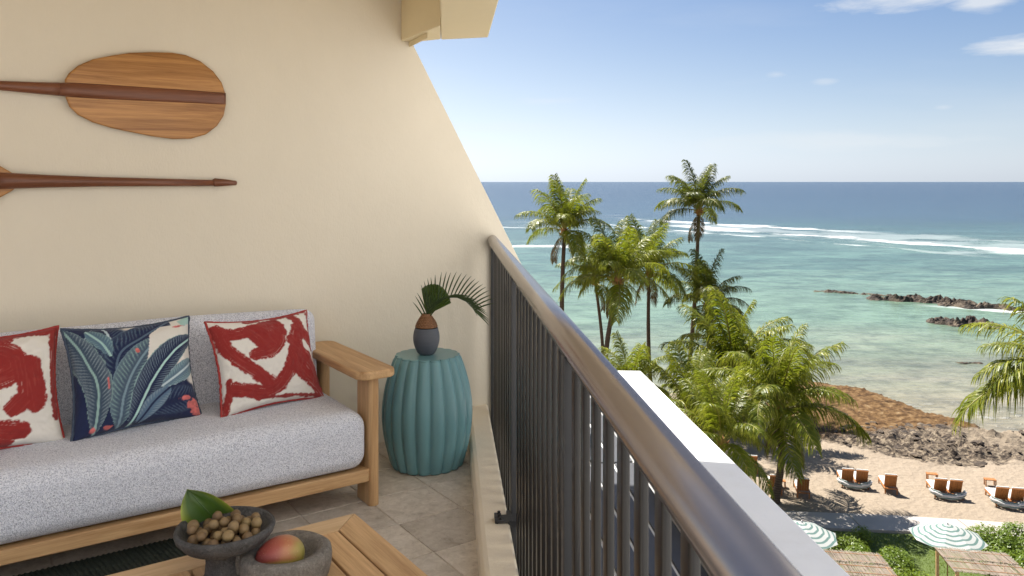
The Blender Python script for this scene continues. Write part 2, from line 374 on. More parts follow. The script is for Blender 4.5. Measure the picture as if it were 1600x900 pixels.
def m_sea():
    m, t, b = mat('sea_water'); v = posc(t); sp = t.node('ShaderNodeSeparateXYZ', {0: v})
    x, y = sp.outputs[0], sp.outputs[1]
    yy = t.math('MAXIMUM', t.math('ADD', y, t.math('MULTIPLY', x, .06)), 10)
    lg = t.math('LOGARITHM', yy, 10.)
    nw = t.noise(t.mapv(v, (.012, .02, 0)), 1, 6, .6); nb = t.noise(t.mapv(v, (.035, .07, 0)), 1, 6, .65); nf = t.noise(t.mapv(v, (.2, .45, 0)), 1, 5, .6)
    nfar = t.noise(t.mapv(v, (.004, .012, 0)), 1, 6, .65)
    l2 = t.math('ADD', lg, t.math('MULTIPLY', t.math('SUBTRACT', nw, .5), .16))
    l2 = t.math('ADD', l2, t.math('MULTIPLY', t.math('SUBTRACT', nfar, .5), .10))
    f = t.ramp1(l2, 1.70, 3.70)
    P = lambda lv: (lv-1.70)/2.0
    col = t.ramp(f, [(P(1.74), (0.277, 0.227, 0.154)), (P(1.82), (0.27, 0.245, 0.165)), (P(1.90), (0.215, 0.245, 0.165)), (P(2.0), (0.160, 0.240, 0.168)), (P(2.12), (0.150, 0.230, 0.165)), (P(2.24), (0.100, 0.185, 0.145)), (P(2.36), (0.095, 0.165, 0.135)),
                     (P(2.48), (0.033, 0.085, 0.091)), (P(2.58), (0.018, 0.050, 0.074)), (P(2.8), (0.014, 0.042, 0.074)), (P(3.1), (0.012, 0.034, 0.066)), (P(3.6), (0.011, 0.029, 0.058))])
    # dark coral heads under the turquoise, and sandy shoals close in
    band = t.math('MULTIPLY', t.ramp1(lg, 2.08, 2.2), t.ramp1(lg, 2.62, 2.5))
    reef = t.math('MULTIPLY', t.ramp1(t.math('ADD', t.math('MULTIPLY', nb, .65), t.math('MULTIPLY', nf, .35)), .46, .54), band)
    col = t.mix(t.math('MULTIPLY', reef, .62), col, (.035, .085, .075))
    near = t.ramp1(lg, 2.02, 1.86)
    shoal = t.math('MULTIPLY', t.ramp1(t.noise(t.mapv(v, (.06, .16, 0)), 1, 6, .65), .46, .68), near)
    col = t.mix(t.math('MULTIPLY', shoal, .55), col, (.34, .29, .22))
    weed = t.math('MULTIPLY', t.ramp1(t.noise(t.mapv(v, (.11, .3, 0)), 1, 5, .7), .56, .7), near)
    col = t.mix(t.math('MULTIPLY', weed, .35), col, (.10, .12, .10))
    deepv = t.math('MULTIPLY', t.ramp1(t.noise(t.mapv(v, (.02, .06, 0)), 1, 6, .7), .42, .62), t.ramp1(lg, 2.5, 2.62))
    col = t.mix(t.math('MULTIPLY', deepv, .35), col, (.03, .085, .13))
    for sx, sy, lo, hi, far, near_, amt, shade in ((.16, .30, .46, .60, 2.62, 2.45, .55, .50), (.40, .62, .48, .60, 2.35, 2.15, .55, .58), (1.1, 1.7, .48, .62, 2.1, 1.95, .5, .6), (.035, .10, .45, .60, 3.3, 2.9, .5, .62), (.010, .035, .46, .58, 3.9, 3.5, .5, .68)):
        fn_ = t.noise(t.mapv(v, (sx, sy, 0), (sx*70, 3, 0)), 1, 4, .65)
        m_ = t.math('MULTIPLY', t.math('MULTIPLY', t.ramp1(fn_, lo, hi), t.ramp1(lg, far, near_)), amt)
        col = t.mix(m_, col, t.mix(1., col, (shade, shade*1.04, shade*1.05), 'MULTIPLY'))
    # breaking surf
    fo = None
    n_s = t.noise(t.mapv(v, (.06, .05, 0)), 1, 8, .74); gate = t.noise(t.mapv(v, (.018, .03, 0), (2, 8, 0)), 1, 3, .5); n_l = t.noise(t.mapv(v, (.011, .03, 0), (5, 2, 0)), 1, 4, .5)
    def line(y0, slope, wd, x0, x1, fade, amp=1.):
        yc = t.math('ADD', t.math('MULTIPLY', x, slope), y0)
        yc = t.math('ADD', yc, t.math('MULTIPLY', t.math('SUBTRACT', n_l, .5), wd*2.2))
        dd = t.math('ABSOLUTE', t.math('DIVIDE', t.math('SUBTRACT', y, yc), wd))
        e = t.math('MULTIPLY', t.ramp1(x, x0-fade, x0+fade), t.ramp1(x, x1+fade, x1-fade))
        s = t.math('SUBTRACT', 1., dd, clamp=True)
        q = t.math('MULTIPLY', t.ramp1(t.math('ADD', t.math('ADD', s, t.math('MULTIPLY', t.math('SUBTRACT', gate, .52), 2.6)), t.math('MULTIPLY', t.math('SUBTRACT', n_s, .5), 2.8)), .45, .85), t.ramp1(s, 0, .25))
        return t.math('MULTIPLY', t.math('MULTIPLY', q, e), amp)
    for a in ((420, -1.75, 26, 62, 165, 9), (452, -1.5, 22, 60, 118, 12), (395, -1.9, 14, 30, 100, 12, .8), (330, -.9, 30, 10, 95, 20, .3), (212, .1, 7, -8, 22, 5, .8), (300, -.5, 10, -20, 30, 12, .6), (430, -1.7, 75, 60, 170, 20, .30),
              (146, -.62, 2.4, 60, 84, 4, .7)):
        q = line(*a); fo = q if fo is None else t.math('MAXIMUM', fo, q)
    caps = t.math('MULTIPLY', t.ramp1(t.noise(t.mapv(v, (.02, .055, 0), (9, 1, 0)), 1, 3, .75), .73, .79), t.ramp1(lg, 2.5, 2.65))
    edge = t.math('MULTIPLY', t.ramp1(t.noise(t.mapv(v, (.5, .9, 0)), 1, 4, .6), .56, .64), t.ramp1(lg, 1.83, 1.78))
    fo = t.math('MAXIMUM', t.math('MAXIMUM', fo, t.math('MULTIPLY', caps, .75)), t.math('MULTIPLY', edge, .25))
    col = t.mix(fo, col, (.55, .57, .58))
    setb(t, b, color=col, rough=t.ramp1(fo, 0, 1, .22, .8), spec=.16)
    w1 = t.noise(t.mapv(v, (.35, .8, 0)), 1, 4, .6); w2 = t.noise(t.mapv(v, (.05, .14, 0)), 1, 5, .6); w3 = t.noise(t.mapv(v, (1.6, 3, 0)), 1, 3, .6)
    farf = t.ramp1(lg, 2.3, 3.0)
    h = t.math('ADD', t.math('MULTIPLY', w1, .35), t.math('MULTIPLY', w2, t.math('ADD', .35, t.math('MULTIPLY', farf, 3.))))
    h = t.math('ADD', h, t.math('MULTIPLY', w3, .10))
    h = t.math('ADD', h, t.math('MULTIPLY', fo, .8))
    setb(t, b, normal=t.bump(h, 1., .55))
    return m
M_SEA = m_sea()
mb = MB(); mb.add([(-90000, 30, SEA), (90000, 30, SEA), (90000, 100000, SEA), (-90000, 100000, SEA)], [(0, 1, 2, 3)])
tag(mb.build('sea', M_SEA), kind='structure')

# concrete walkway along the top of the beach
M_PATH = m_plain('concrete_path', (.40, .36, .32), .9, .15, 1.2, .3, bscale=30)
def pathc(x): return 38.6-max(0, x-14)*.105-max(0, x-20)*.09
mb = MB(); N = 20
q = [(-6, pathc(-6)-1.0), (44, pathc(44)-1.0), (44, pathc(44)+.7), (20, pathc(20)+.7), (14, pathc(14)+.7), (-6, pathc(-6)+.7)]
q = [(-6, pathc(-6)-1.0), (14, pathc(14)-1.0), (20, pathc(20)-1.0), (44, pathc(44)-1.0), (44, pathc(44)+.7), (20, pathc(20)+.7), (14, pathc(14)+.7), (-6, pathc(-6)+.7)]
mb.prism(q, SAND-.2, SAND+.10)
walk = tag(mb.build('walkway', M_PATH), kind='structure')
for i in range(N):
    a, b_ = -6+i*2.5, -6+(i+1)*2.5-.05
    if b_ < 9: continue
    mb = MB(); mb.prism([(a, pathc(a)-1.05), (b_, pathc(b_)-1.05), (b_, pathc(b_)+.75), (a, pathc(a)+.75)], SAND-.1, SAND+.14+.01*(i % 2))
    mb.build('slab', M_PATH, walk)

# ================================================================== THE BALCONY
# ---- side wall: a fin whose free end slants down to the railing
def fin_u(z): return -.530-(z-2.196)/1.708
poly = [(-5.2, -.6), (.47, -.6), (.47, .48), (-.530, 2.196), (-.530, 2.75), (-5.2, 2.75)]
mb = MB(); mb.prism(poly, 0, -.22, fn=lambda p, v: wp(p[0], v, p[1]))
tag(mb.build('side_wall', M_WALL, bevel=.008, seg=2), 'cream stucco balcony side wall with slanted free end', 'wall')

# ---- floor: grout bed with single tiles
M_GROUT = m_plain('grout', (.55, .48, .40), .95, .1, 20)
def m_tile():
    m, t, b = mat('stone_tile'); v = posc(t); oi = t.node('ShaderNodeObjectInfo').outputs['Random']
    off = t.node('ShaderNodeCombineXYZ', {0: t.math('MULTIPLY', oi, 40.), 1: t.math('MULTIPLY', oi, 23.)}).outputs[0]
    v2 = t.vmath('ADD', v, off)
    n1 = t.noise(v2, 7, 6, .7, dist=.8); n2 = t.noise(v2, 45, 5, .75); n3 = t.noise(t.mapv(v2, (1, 1, 1), rot=(0, 0, .6)), 20, 6, .75, dist=1.2)
    f = t.math('ADD', t.math('MULTIPLY', n1, .5), t.math('MULTIPLY', n3, .5))
    col = t.ramp(f, [(.32, (.35, .295, .235)), (.47, (.52, .455, .38)), (.6, (.63, .565, .485)), (.72, (.70, .64, .56))])
    pit = t.ramp1(n2, .58, .68); col = t.mix(t.math('MULTIPLY', pit, .45), col, (.20, .155, .115))
    tint = t.ramp1(oi, 0, 1, .9, 1.1)
    col = t.mix(1., col, t.node('ShaderNodeCombineColor', {0: tint, 1: tint, 2: tint}).outputs[0], 'MULTIPLY')
    setb(t, b, color=col, rough=.6, spec=.35, normal=t.bump(t.math('ADD', f, t.math('MULTIPLY', n2, .4)), .3, .004))
    return m
M_TILE = m_tile()
OFFK = .118
def clip(poly, fn):
    out = []
    for i, p in enumerate(poly):
        q = poly[(i+1) % len(poly)]; a, b = fn(p), fn(q)
        if a <= 0: out.append(p)
        if (a < 0) != (b < 0) and a != b: out.append(p+(q-p)*(a/(a-b)))
    return out
offk = lambda p: p.x*RP.x+p.y*RP.y-(OFFK+.02)
base = clip([wp(-5.2, .0), wp(1.0, .0), wp(1.0, 5.0), wp(-5.2, 5.0)], offk)
mb = MB(); mb.prism([(p.x, p.y) for p in base], -.20, -.004)
floor = tag(mb.build('balcony_floor', M_GROUT), kind='structure')
T = .303; tile_cache = {}
for i in range(-9, 4):
    for j in range(0, 10):
        u0 = -.805+i*T; v0 = .69+(j-3)*T-.0; u1, v1 = u0+T-.006, v0+T-.006
        v0 = max(v0, .003)
        if v1 <= v0+.02: continue
        q = clip([wp(u0+.0, v0), wp(u1, v0), wp(u1, v1), wp(u0, v1)], offk)
        if len(q) < 3: continue
        c = sum(q, Vector())/len(q)
        # leave out those the camera cannot see (behind it or far below the frame)
        if c.y < 1.5 or abs(c.x) > .75*c.y+.3: continue
        mb = MB(); mb.prism([(p.x-c.x, p.y-c.y) for p in q], -.008, 0)
        o = mb.build('tile', M_TILE, floor, bevel=.0018, seg=1); o.location = (c.x, c.y, rng.uniform(-.0006, .0008))

# ---- kerb under the railing
mb = MB()
prof = [(.112, -.1), (.118, .075), (.128, .095), (.145, .102), (.235, .100), (.243, .092), (.243, -.35), (.112, -.35)]
s0, s1 = .35, 4.72
mb.add([rp(o_, s0, z) for o_, z in prof]+[rp(o_, s1+o_*.75, z) for o_, z in prof],
       [tuple(range(8)), tuple(range(15, 7, -1))]+[(i, 8+i, 8+(i+1) % 8, (i+1) % 8) for i in range(8)])
tag(mb.build('balcony_kerb', M_KERB, bevel=.004, seg=2), 'tan plastered kerb running along the foot of the railing', 'kerb')

# ---- ceiling with its edge beam
ceil = thing('balcony_ceiling', 'tan painted ceiling and edge beam above the balcony', 'ceiling', (0, 0, 2.44))
def ceil_poly(z0, z1, pts, nm, b=.006):
    mb = MB(); mb.prism([(p.x, p.y) for p in pts], z0-2.44, z1-2.44); return mb.build(nm, M_SOFFIT, ceil, bevel=b)
ceil_poly(2.44, 2.75, [wp(-5.2, .002), wp(-.56, .002), rp(.20, 4.18), rp(.20, 1.45), rp(-2.9, 1.45)], 'slab')
# edge beam above the railing, its end block against the wall
ceil_poly(2.196, 2.80, [rp(-.03, 1.4), rp(.222, 1.4), rp(.222, 4.28), rp(-.03, 4.37)], 'edge_beam')
ceil_poly(2.198, 2.797, [rp(-.032, 3.98), rp(-.032, 4.368), wp(-.531, .003), wp(-.605, .003)], 'end_beam')
ceil_poly(2.17, 2.198, [rp(-.10, 4.17), rp(-.10, 4.19), wp(-.548, .004), wp(-.556, .004)], 'drip_strip', .001)
# unseen slab added above the frame, shaped to shade the near parapet end
ceil_poly(2.82, 3.04, [Vector((x, y, 0)) for x, y in ((-4.6, 6.6), (-4.0, 1.5), (.5, 1.5), (.45, 5.27), (-.15, 5.40), (-2.2, 5.9))], 'shade_slab')

# unseen building added behind the camera; its sunlit face bounces light into the balcony
wing = thing('bounce_wing', 'unseen pale block added to bounce sunlight into the balcony', 'bounce block', tuple(wp(.6, 6.4, 0)), WRZ)
mb = MB(); mb.box((-7, -4.5, -15.2), (13, -.002, 11.5)); mb.build('wall', M_WHITE, wing)
M_GLASS = bpy.data.materials.new('window_glass'); M_GLASS.use_nodes = True
_b = M_GLASS.node_tree.nodes['Principled BSDF']; _b.inputs['Base Color'].default_value = (.03, .04, .045, 1); _b.inputs['Roughness'].default_value = .08
for k in range(-5, 3):  # invented windows on the added bounce block
    for x in (-4.6, .2, 5.0, 9.8):
        mb = MB(); mb.box((x-.9, .0, k*2.9+.9), (x+.9, .05, k*2.9+2.3)); fr_ = mb.build('window', M_WHITE, wing)
        mb = MB(); mb.box((x-.82, .05, k*2.9+.98), (x+.82, .06, k*2.9+2.22)); mb.build('pane', M_GLASS, fr_)

# ---- the railing
def m_metal(name, c, rough, metal=.6, coat=0):
    m, t, b = mat(name); v = objc(t)
    n = t.noise(t.mapv(v, (60, 60, 60)), 1, 3); n2 = t.noise(v, 5, 4)
    b.inputs['Specular IOR Level'].default_value = .4
    setb(t, b, color=t.mix(n2, tuple(x*.93 for x in c), tuple(x*1.07 for x in c)), rough=t.ramp1(n2, .2, .8, rough*.94, rough*1.08), metal=metal, coat=coat, normal=t.bump(n, .012, .001))
    return m
M_RAIL = m_metal('bronze_handrail', (.36, .315, .285), .26, .75)
M_BAR = m_metal('charcoal_bars', (.012, .0105, .0095), .30, .0)
M_BARL = m_metal('grey_post', (.055, .056, .058), .42, .2)
rail = thing('balcony_railing', 'charcoal metal balcony railing with round bronze handrail', 'railing', tuple(rp(.272, 2.6, 0)), RRZ)
RL = .272
def rl(off, s, z): return (off-RL, s-2.6, z)          # local to the railing (x outwards, y along)
RZ = CAMZ-.3475; RR = .0305
mb = MB(); mb.smooth = True
mb.tube([rl(RL, s, RZ) for s in (-.6, 4.80)], RR, 40)
hr = mb.build('handrail', M_RAIL, rail)
mb = MB(); mb.box(rl(RL-.012, -.6, RZ-RR-.012), rl(RL+.012, 4.78, RZ-RR+.004)); mb.build('top_channel', M_BARL, rail, bevel=.002)
mb = MB(); mb.smooth = True; mb.tube([rl(RL, 4.775, RZ), rl(RL, 4.80, RZ)], RR+.004, 28); mb.build('wall_collar', M_BAR, rail)
mb = MB(); mb.box(rl(RL-.014, .2, -.075), rl(RL+.014, 4.90, -.045)); mb.build('bottom_rail', M_BAR, rail, bevel=.003)
mb = MB(); mb.box((-.007, -.018, -.05), (.007, .018, RZ-RR-.006)); bar_me = mb.mesh('baluster', M_BAR, bevel=.004, seg=3, smooth=True)
mb = MB(); mb.box((-.019, -.019, -.16), (.019, .019, RZ-RR-.004)); post_me = mb.mesh('post', M_BARL, bevel=.003)
posts = (.32, 1.735, 3.15, 4.57)
s = .42
while s < 4.85:
    if min(abs(s-p) for p in posts) > .052:
        o = link('baluster', bar_me, rail, rl(RL, s, 0))
    s += .1132
for p in posts: link('post', post_me, rail, rl(RL, p, 0))
# side-mounted brackets with bolts at two posts
for p in (1.735, 3.15):
    mb = MB(); mb.box(rl(.185, p-.09, .1045), rl(RL-.02, p-.035, .116)); mb.box(rl(.185, p-.09, .103), rl(.198, p-.035, .125))
    mb.box(rl(.236, p-.085, .085), rl(RL+.005, p+.015, .112))
    br = mb.build('bracket', M_BARL, rail, bevel=.002)
    for dx, dy in ((.203, -.078), (.203, -.047)):
        mb = MB(); mb.lathe([(.009, 0), (.009, .008), (.006, .012), (.006, .018), (.002, .02)], 10, rl(dx, p+dy, .116)); mb.build('bolt', M_BAR, br)

# ---- outside: strip of slab, low roof with seams, white parapet
M_BLUE = m_plain('roof_membrane', (.045, .048, .058), .6, .2, 6, .2)
mb = MB(); mb.prism([tuple(rp(o_, s_))[:2] for o_, s_ in ((.243, .2), (.40, .2), (.40, 5.0), (.243, 4.9))], -.5, -.115)
tag(mb.build('slab_edge', M_WHITE, bevel=.004), 'white painted slab edge just outside the railing foot', 'ledge')
roof = thing('lower_roof', 'dark panelled roof with white seams below the railing', 'roof', tuple(rp(.7, 2.9, -.065)), RRZ)
mb = MB(); mb.box((-.30, -2.7, -.12), (.30, 2.6, -.03)); mb.build('roof_deck', M_WHITE, roof)
for i in range(5):
    for j in range(4):
        mb = MB(); mb.box((-.298+i*.12+.012, -2.69+j*1.33+.012, -.03), (-.298+(i+1)*.12-.006, -2.69+(j+1)*1.33-.012, -.016)); mb.build('roof_panel', M_BLUE, roof)
par = thing('white_parapet', 'white parapet with broad flat cap outside the railing', 'parapet', tuple(rp(1.2, 2.9, 0)), RRZ)
mb = MB(); mb.box((-.185, -2.8, -2.6), (.185, 2.74, .0)); mb.build('parapet_wall', M_WHITE, par)
mb = MB(); mb.prism([(-.20, -2.85), (.20, -2.85), (.20, 2.775), (-.20, 2.83)], .0, .05); mb.build('cap', M_WHITE, par, bevel=.006)

# ================================================================== FURNITURE
# ---- sofa (local x = along the wall, local y = towards the wall, origin under the right front foot)
SU, SV = -1.085, .77
sofa = thing('sofa', 'teak framed outdoor sofa with grey speckled cushions against the wall', 'sofa', tuple(wp(SU, SV)), WRZ)
SL = 2.35; D = .74
def rbox(lo, hi, bev, seg=5):
    mb = MB(); mb.box(lo, hi); return mb
def arm_poly(x0, x1, y0, y1, r, k=6):
    pts = []
    for cx, cy, a0 in ((x1-r, y1-r, 0), (x0+r, y1-r, 90), (x0+r, y0+r, 180), (x1-r, y0+r, 270)):
        for i in range(k+1):
            a = R(a0+90*i/k); pts.append((cx+r*math.cos(a), cy+r*math.sin(a)))
    return pts
for sx in (0, -SL+.055):
    # wide flat arm, slab posts front and back
    mb = MB(); mb.prism(arm_poly(-.118+sx, .066+sx, -.035, D-.01, .05), .562, .600); mb.build('armrest', M_TEAKY, sofa, bevel=.010, seg=3)
    mb = MB(); mb.prism(arm_poly(-.052+sx, -.004+sx, .0, .155, .022), 0, .563); mb.build('leg', M_TEAKZ, sofa, bevel=.004)
    mb = MB(); mb.prism(arm_poly(-.052+sx, -.004+sx, D-.17, D-.02, .022), 0, .563); mb.build('leg', M_TEAKZ, sofa, bevel=.004)
mb = MB(); mb.prism(arm_poly(-SL+.06, -.045, .004, .05, .022), .112, .166); mb.build('front_rail', M_TEAK, sofa, bevel=.006, seg=3)
mb = MB(); mb.box((-SL+.06, D-.08, .112), (-.055, D-.03, .166)); mb.build('back_rail', M_TEAK, sofa, bevel=.006)
mb = MB(); mb.box((-SL+.06, .05, .128), (-.055, D-.08, .160)); mb.build('seat_deck', M_TEAK, sofa)
def cushion(name, lo, hi, bev, parent, crown=.0, m=None, sub=1, tilt=0.):
    bm = bmesh.new(); bmesh.ops.create_cube(bm, size=1)
    sz = [hi[i]-lo[i] for i in range(3)]; c = [(hi[i]+lo[i])/2 for i in range(3)]
    for v in bm.verts: v.co = Vector((v.co.x*sz[0], v.co.y*sz[1], v.co.z*sz[2]))
    bmesh.ops.bevel(bm, geom=bm.edges[:], offset=bev, segments=6, profile=.5, affect='EDGES')
    # grid the large faces so that they can belly out
    for ax, cnt in ((0, 24), (1, 6), (2, 5)):
        for q in range(1, cnt):
            co = Vector((0, 0, 0)); no = Vector((0, 0, 0)); co[ax] = -sz[ax]/2+sz[ax]*q/cnt; no[ax] = 1
            bmesh.ops.bisect_plane(bm, geom=bm.verts[:]+bm.edges[:]+bm.faces[:], plane_co=co, plane_no=no)
    for v in bm.verts:
        a, b, e = (v.co[i]/(sz[i]/2) for i in range(3))
        n = mnoise.noise(Vector((v.co.x*2.3, v.co.y*3, v.co.z*3+7)))
        k = crown*(1-a**4)*(1-b**4) if abs(e) > .5 else 0
        v.co.z += k*(1 if e > 0 else 0)+n*.004*(1 if e > -.3 else 0); v.co.y += n*.006+(-crown*.5*(1-a**4)*(1-e**4) if b < -.5 else 0)
    rot = Matrix.Rotation(tilt, 4, 'X')
    for v in bm.verts: v.co = rot @ v.co + Vector(c)
    for f in bm.faces: f.smooth = True
    me = bpy.data.meshes.new(name); bm.to_mesh(me); bm.free(); me.materials.append(m or M_BOUCLE)
    return link(name, me, parent)
cushion('seat_cushion', (-SL+.065, -.012, .170), (-.060, D-.05, .418), .070, sofa, crown=.014)
cushion('back_cushion', (-SL+.075, D-.225, .375), (-.085, D-.065, .79), .055, sofa, crown=.02, tilt=R(-8))
M_WEB = m_plain('dark_webbing', (.05, .05, .05), .8)
mb = MB(); mb.box((-SL+.09, D-.028, .166), (-.09, D-.004, .60)); mb.build('back_panel', M_TEAK, sofa, bevel=.004)

# ---- throw pillows with printed covers (print painted per vertex on a dense cover)
def smoothstep(a, b, x):
    t = np.clip((x-a)/(b-a), 0, 1); return t*t*(3-2*t)
def vnoise(u, v, f, seed):
    """cheap value noise on a grid"""
    r = np.random.RandomState(seed); g = r.rand(int(f*2)+4, int(f*2)+4)
    x, y = (u+1)*f*.999, (v+1)*f*.999
    xi, yi = np.floor(x).astype(int), np.floor(y).astype(int); xf, yf = x-xi, y-yi
    xf = xf*xf*(3-2*xf); yf = yf*yf*(3-2*yf)
    return (g[xi, yi]*(1-xf)+g[xi+1, yi]*xf)*(1-yf)+(g[xi, yi+1]*(1-xf)+g[xi+1, yi+1]*xf)*yf
def fbm(u, v, f, seed): return (vnoise(u, v, f, seed)*.55+vnoise(u, v, f*2.1, seed+1)*.28+vnoise(u, v, f*4.3, seed+2)*.17)
def seg_dist(u, v, pts):
    best = np.full_like(u, 9.); along = np.zeros_like(u); side = np.zeros_like(u); L = 0
    for (x0, y0), (x1, y1) in zip(pts, pts[1:]):
        dx, dy = x1-x0, y1-y0; l = math.hypot(dx, dy)
        t = np.clip(((u-x0)*dx+(v-y0)*dy)/(l*l), 0, 1)
        d = np.hypot(u-x0-t*dx, v-y0-t*dy); s = ((u-x0)*dy-(v-y0)*dx)/l
        k = d < best; best = np.where(k, d, best); along = np.where(k, L+t*l, along); side = np.where(k, s, side); L += l
    return best, along, side
def curve(pts, n=14):
    P = [Vector((*p, 0)) for p in pts]; out = []
    P = [P[0]*2-P[1]]+P+[P[-1]*2-P[-2]]
    for i in range(1, len(P)-2):
        for k in range(n):
            t = k/n; a, b, c, d = P[i-1:i+3]
            q = .5*((2*b)+(c-a)*t+(2*a-5*b+4*c-d)*t*t+(3*b-a-3*c+d)*t**3); out.append((q.x, q.y))
    out.append((P[-2].x, P[-2].y)); return out
RED = np.array((.30, .030, .027)); REDL = np.array((.44, .10, .08)); LINEN = np.array((.80, .76, .70))
def paint_red(u, v, strokes, seed):
    col = np.ones(u.shape+(3,))*LINEN; wob = (fbm(u, v, 5, seed)-.5)*.10+(fbm(u, v, 22, seed+9)-.5)*.05
    for pts, w in strokes:
        w = w*.84
        d, al, sd = seg_dist(u, v, curve(pts) if len(pts) > 2 else pts)
        streak = vnoise(np.clip(sd/w*.9, -1, 1), np.clip(al*.35-.9, -1, 1), 16, seed+3)
        m = smoothstep(w+.012, w-.012, d+wob)
        dry = smoothstep(.80, .92, streak)*smoothstep(.35, 1.0, d/w)
        m = m*(1-.8*dry); k = (.0+.55*smoothstep(.6, .95, streak)*.6)[..., None]
        ink = RED*(1-k)+REDL*k
        col = col*(1-m[..., None])+ink*m[..., None]
    return col
def leafshape(u, v, mid, w0, w1=None):
    pts = curve(mid, 10); d, al, sd = seg_dist(u, v, pts)
    L = sum(math.hypot(b[0]-a[0], b[1]-a[1]) for a, b in zip(pts, pts[1:])); t = np.clip(al/L, 0, 1)
    wl = w0*np.sin(np.pi*np.clip(t, .0, 1)**.8)**.7+.004; wr = (w1 if w1 is not None else w0)*np.sin(np.pi*t**.8)**.7+.004
    w = np.where(sd > 0, wr, wl); end = (al <= 1e-4) | (al >= L-1e-4)
    return d, al, sd, w, t, (d < w) & ~end
NAVY = np.array((.018, .026, .075)); SLATE = np.array((.10, .15, .22)); MINT = np.array((.40, .60, .56)); CORAL = np.array((.62, .16, .15)); PALE = np.array((.55, .66, .70))
def paint_leaves(u, v):
    col = np.ones(u.shape+(3,))*NAVY
    wh = smoothstep(-.04, .04, (u*.75+v*.65)-.48-(fbm(u, v, 4, 91)-.5)*.25)*smoothstep(.95, .85, -v+u*.2)   # open linen in the upper right
    wh = np.maximum(wh, smoothstep(.13, .08, np.hypot((u+.12)*1.0, (v+.28)*.35)))
    col = col*(1-wh[..., None])+LINEN*.98*wh[..., None]
    leaves = [  # midrib, half widths, body, vein, rib, vein spacing
        ([(-.45, 1.05), (-.38, .45), (-.42, -.2)], .36, .42, NAVY, SLATE, PALE, .06),
        ([(.62, 1.0), (.1, .66), (-.30, .35), (-.40, -.3)], .34, .30, NAVY, np.array((.14, .22, .29)), SLATE, .075),
        ([(.34, .62), (-.02, .18), (-.28, -.35), (-.38, -1.0)], .26, .26, SLATE*.75, MINT*.9, np.array((.22, .32, .38)), .07),
        ([(-1.02, .98), (-.80, .35), (-.66, -.2), (-.72, -1.0)], .24, .24, np.array((.055, .085, .13)), PALE*.7, MINT*.8, .065),
        ([(-.72, .92), (-.52, .62), (-.42, .35)], .16, .12, np.array((.10, .17, .24)), MINT*.8, MINT, .05),
        ([(1.06, .58), (.55, .28), (.10, -.30), (-.22, -1.02)], .20, .27, NAVY, np.array((.30, .40, .46)), MINT*1.2, .05),
        ([(1.05, .12), (.75, -.05), (.30, -.32)], .18, .16, np.array((.13, .2, .27)), MINT, PALE, .045),
        ([(1.0, -.55), (.5, -.62), (.0, -.78)], .28, .26, NAVY, SLATE*1.2, NAVY, .07),
        ([(.45, -.35), (.15, -.6), (-.1, -1.0)], .16, .14, np.array((.11, .18, .27)), PALE*.7, NAVY, .06),
    ]
    wedge = [(.22, .70), (.45, .88), (.94, .86), (.97, .60), (.62, .50), (.30, .20), (.05, -.20), (-.08, -.50), (-.02, -.15), (.12, .22)]
    ins_w = np.zeros(u.shape, bool)
    for (x0, y0), (x1, y1) in zip(wedge, wedge[1:]+wedge[:1]):
        c_ = ((y0 > v) != (y1 > v)) & (u < (x1-x0)*(v-y0)/((y1-y0) if abs(y1-y0) > 1e-9 else 1e-9)+x0); ins_w ^= c_
    for k, (mid, w0, w1, body, vein, rib, sp) in enumerate(leaves):
        if k == 5: col = np.where(ins_w[..., None], LINEN*.98, col)
        d, al, sd, w, t, ins = leafshape(u, v, mid, w0, w1)
        jag = (fbm(u, v, 14, 40+k)-.5)*.05; ins = ins & (d < w+jag)
        ph = (al+d*.75)/sp+fbm(u, v, 6, 60+k)*.6
        vn = smoothstep(.60, .78, np.abs((ph % 1)-.5)*2)*smoothstep(1.0, .75, d/w)*smoothstep(.03, .10, d)
        grad = smoothstep(.35, 1., d/w)[..., None]
        c = body*(1-grad*.15)+vein*grad*.15; c = c*(1-vn[..., None]*.48)+vein*vn[..., None]*.48
        edge = smoothstep(.90, .97, d/w)*.6; c = c*(1-edge[..., None])+rib*edge[..., None]*1.0
        rb = smoothstep(.022, .014, d)[..., None]; c = c*(1-rb)+rib*rb
        col = np.where(ins[..., None], c, col)
    for cx, cy, rx, ry in ((.86, -.72, .14, .10), (.72, -.60, .12, .05), (.93, -.86, .12, .08), (-.02, .40, .035, .05), (-.50, -.12, .018, .16), (-.52, -.92, .06, .05), (-.74, -.9, .05, .06), (.74, .82, .12, .02)):
        m = smoothstep(1.05, .8, np.hypot((u-cx)/rx, (v-cy)/ry)+(fbm(u, v, 16, 77)-.5)*1.1)[..., None]
        pk = CORAL*(.8+.5*vnoise(u, v, 26, 5)[..., None]); col = col*(1-m)+pk*m
    m = smoothstep(1.05, .85, np.hypot((u-.92)/.16, (v-.92)/.10)+(fbm(u, v, 16, 78)-.5)*.9)[..., None]; col = col*(1-m)+MINT*m
    return col
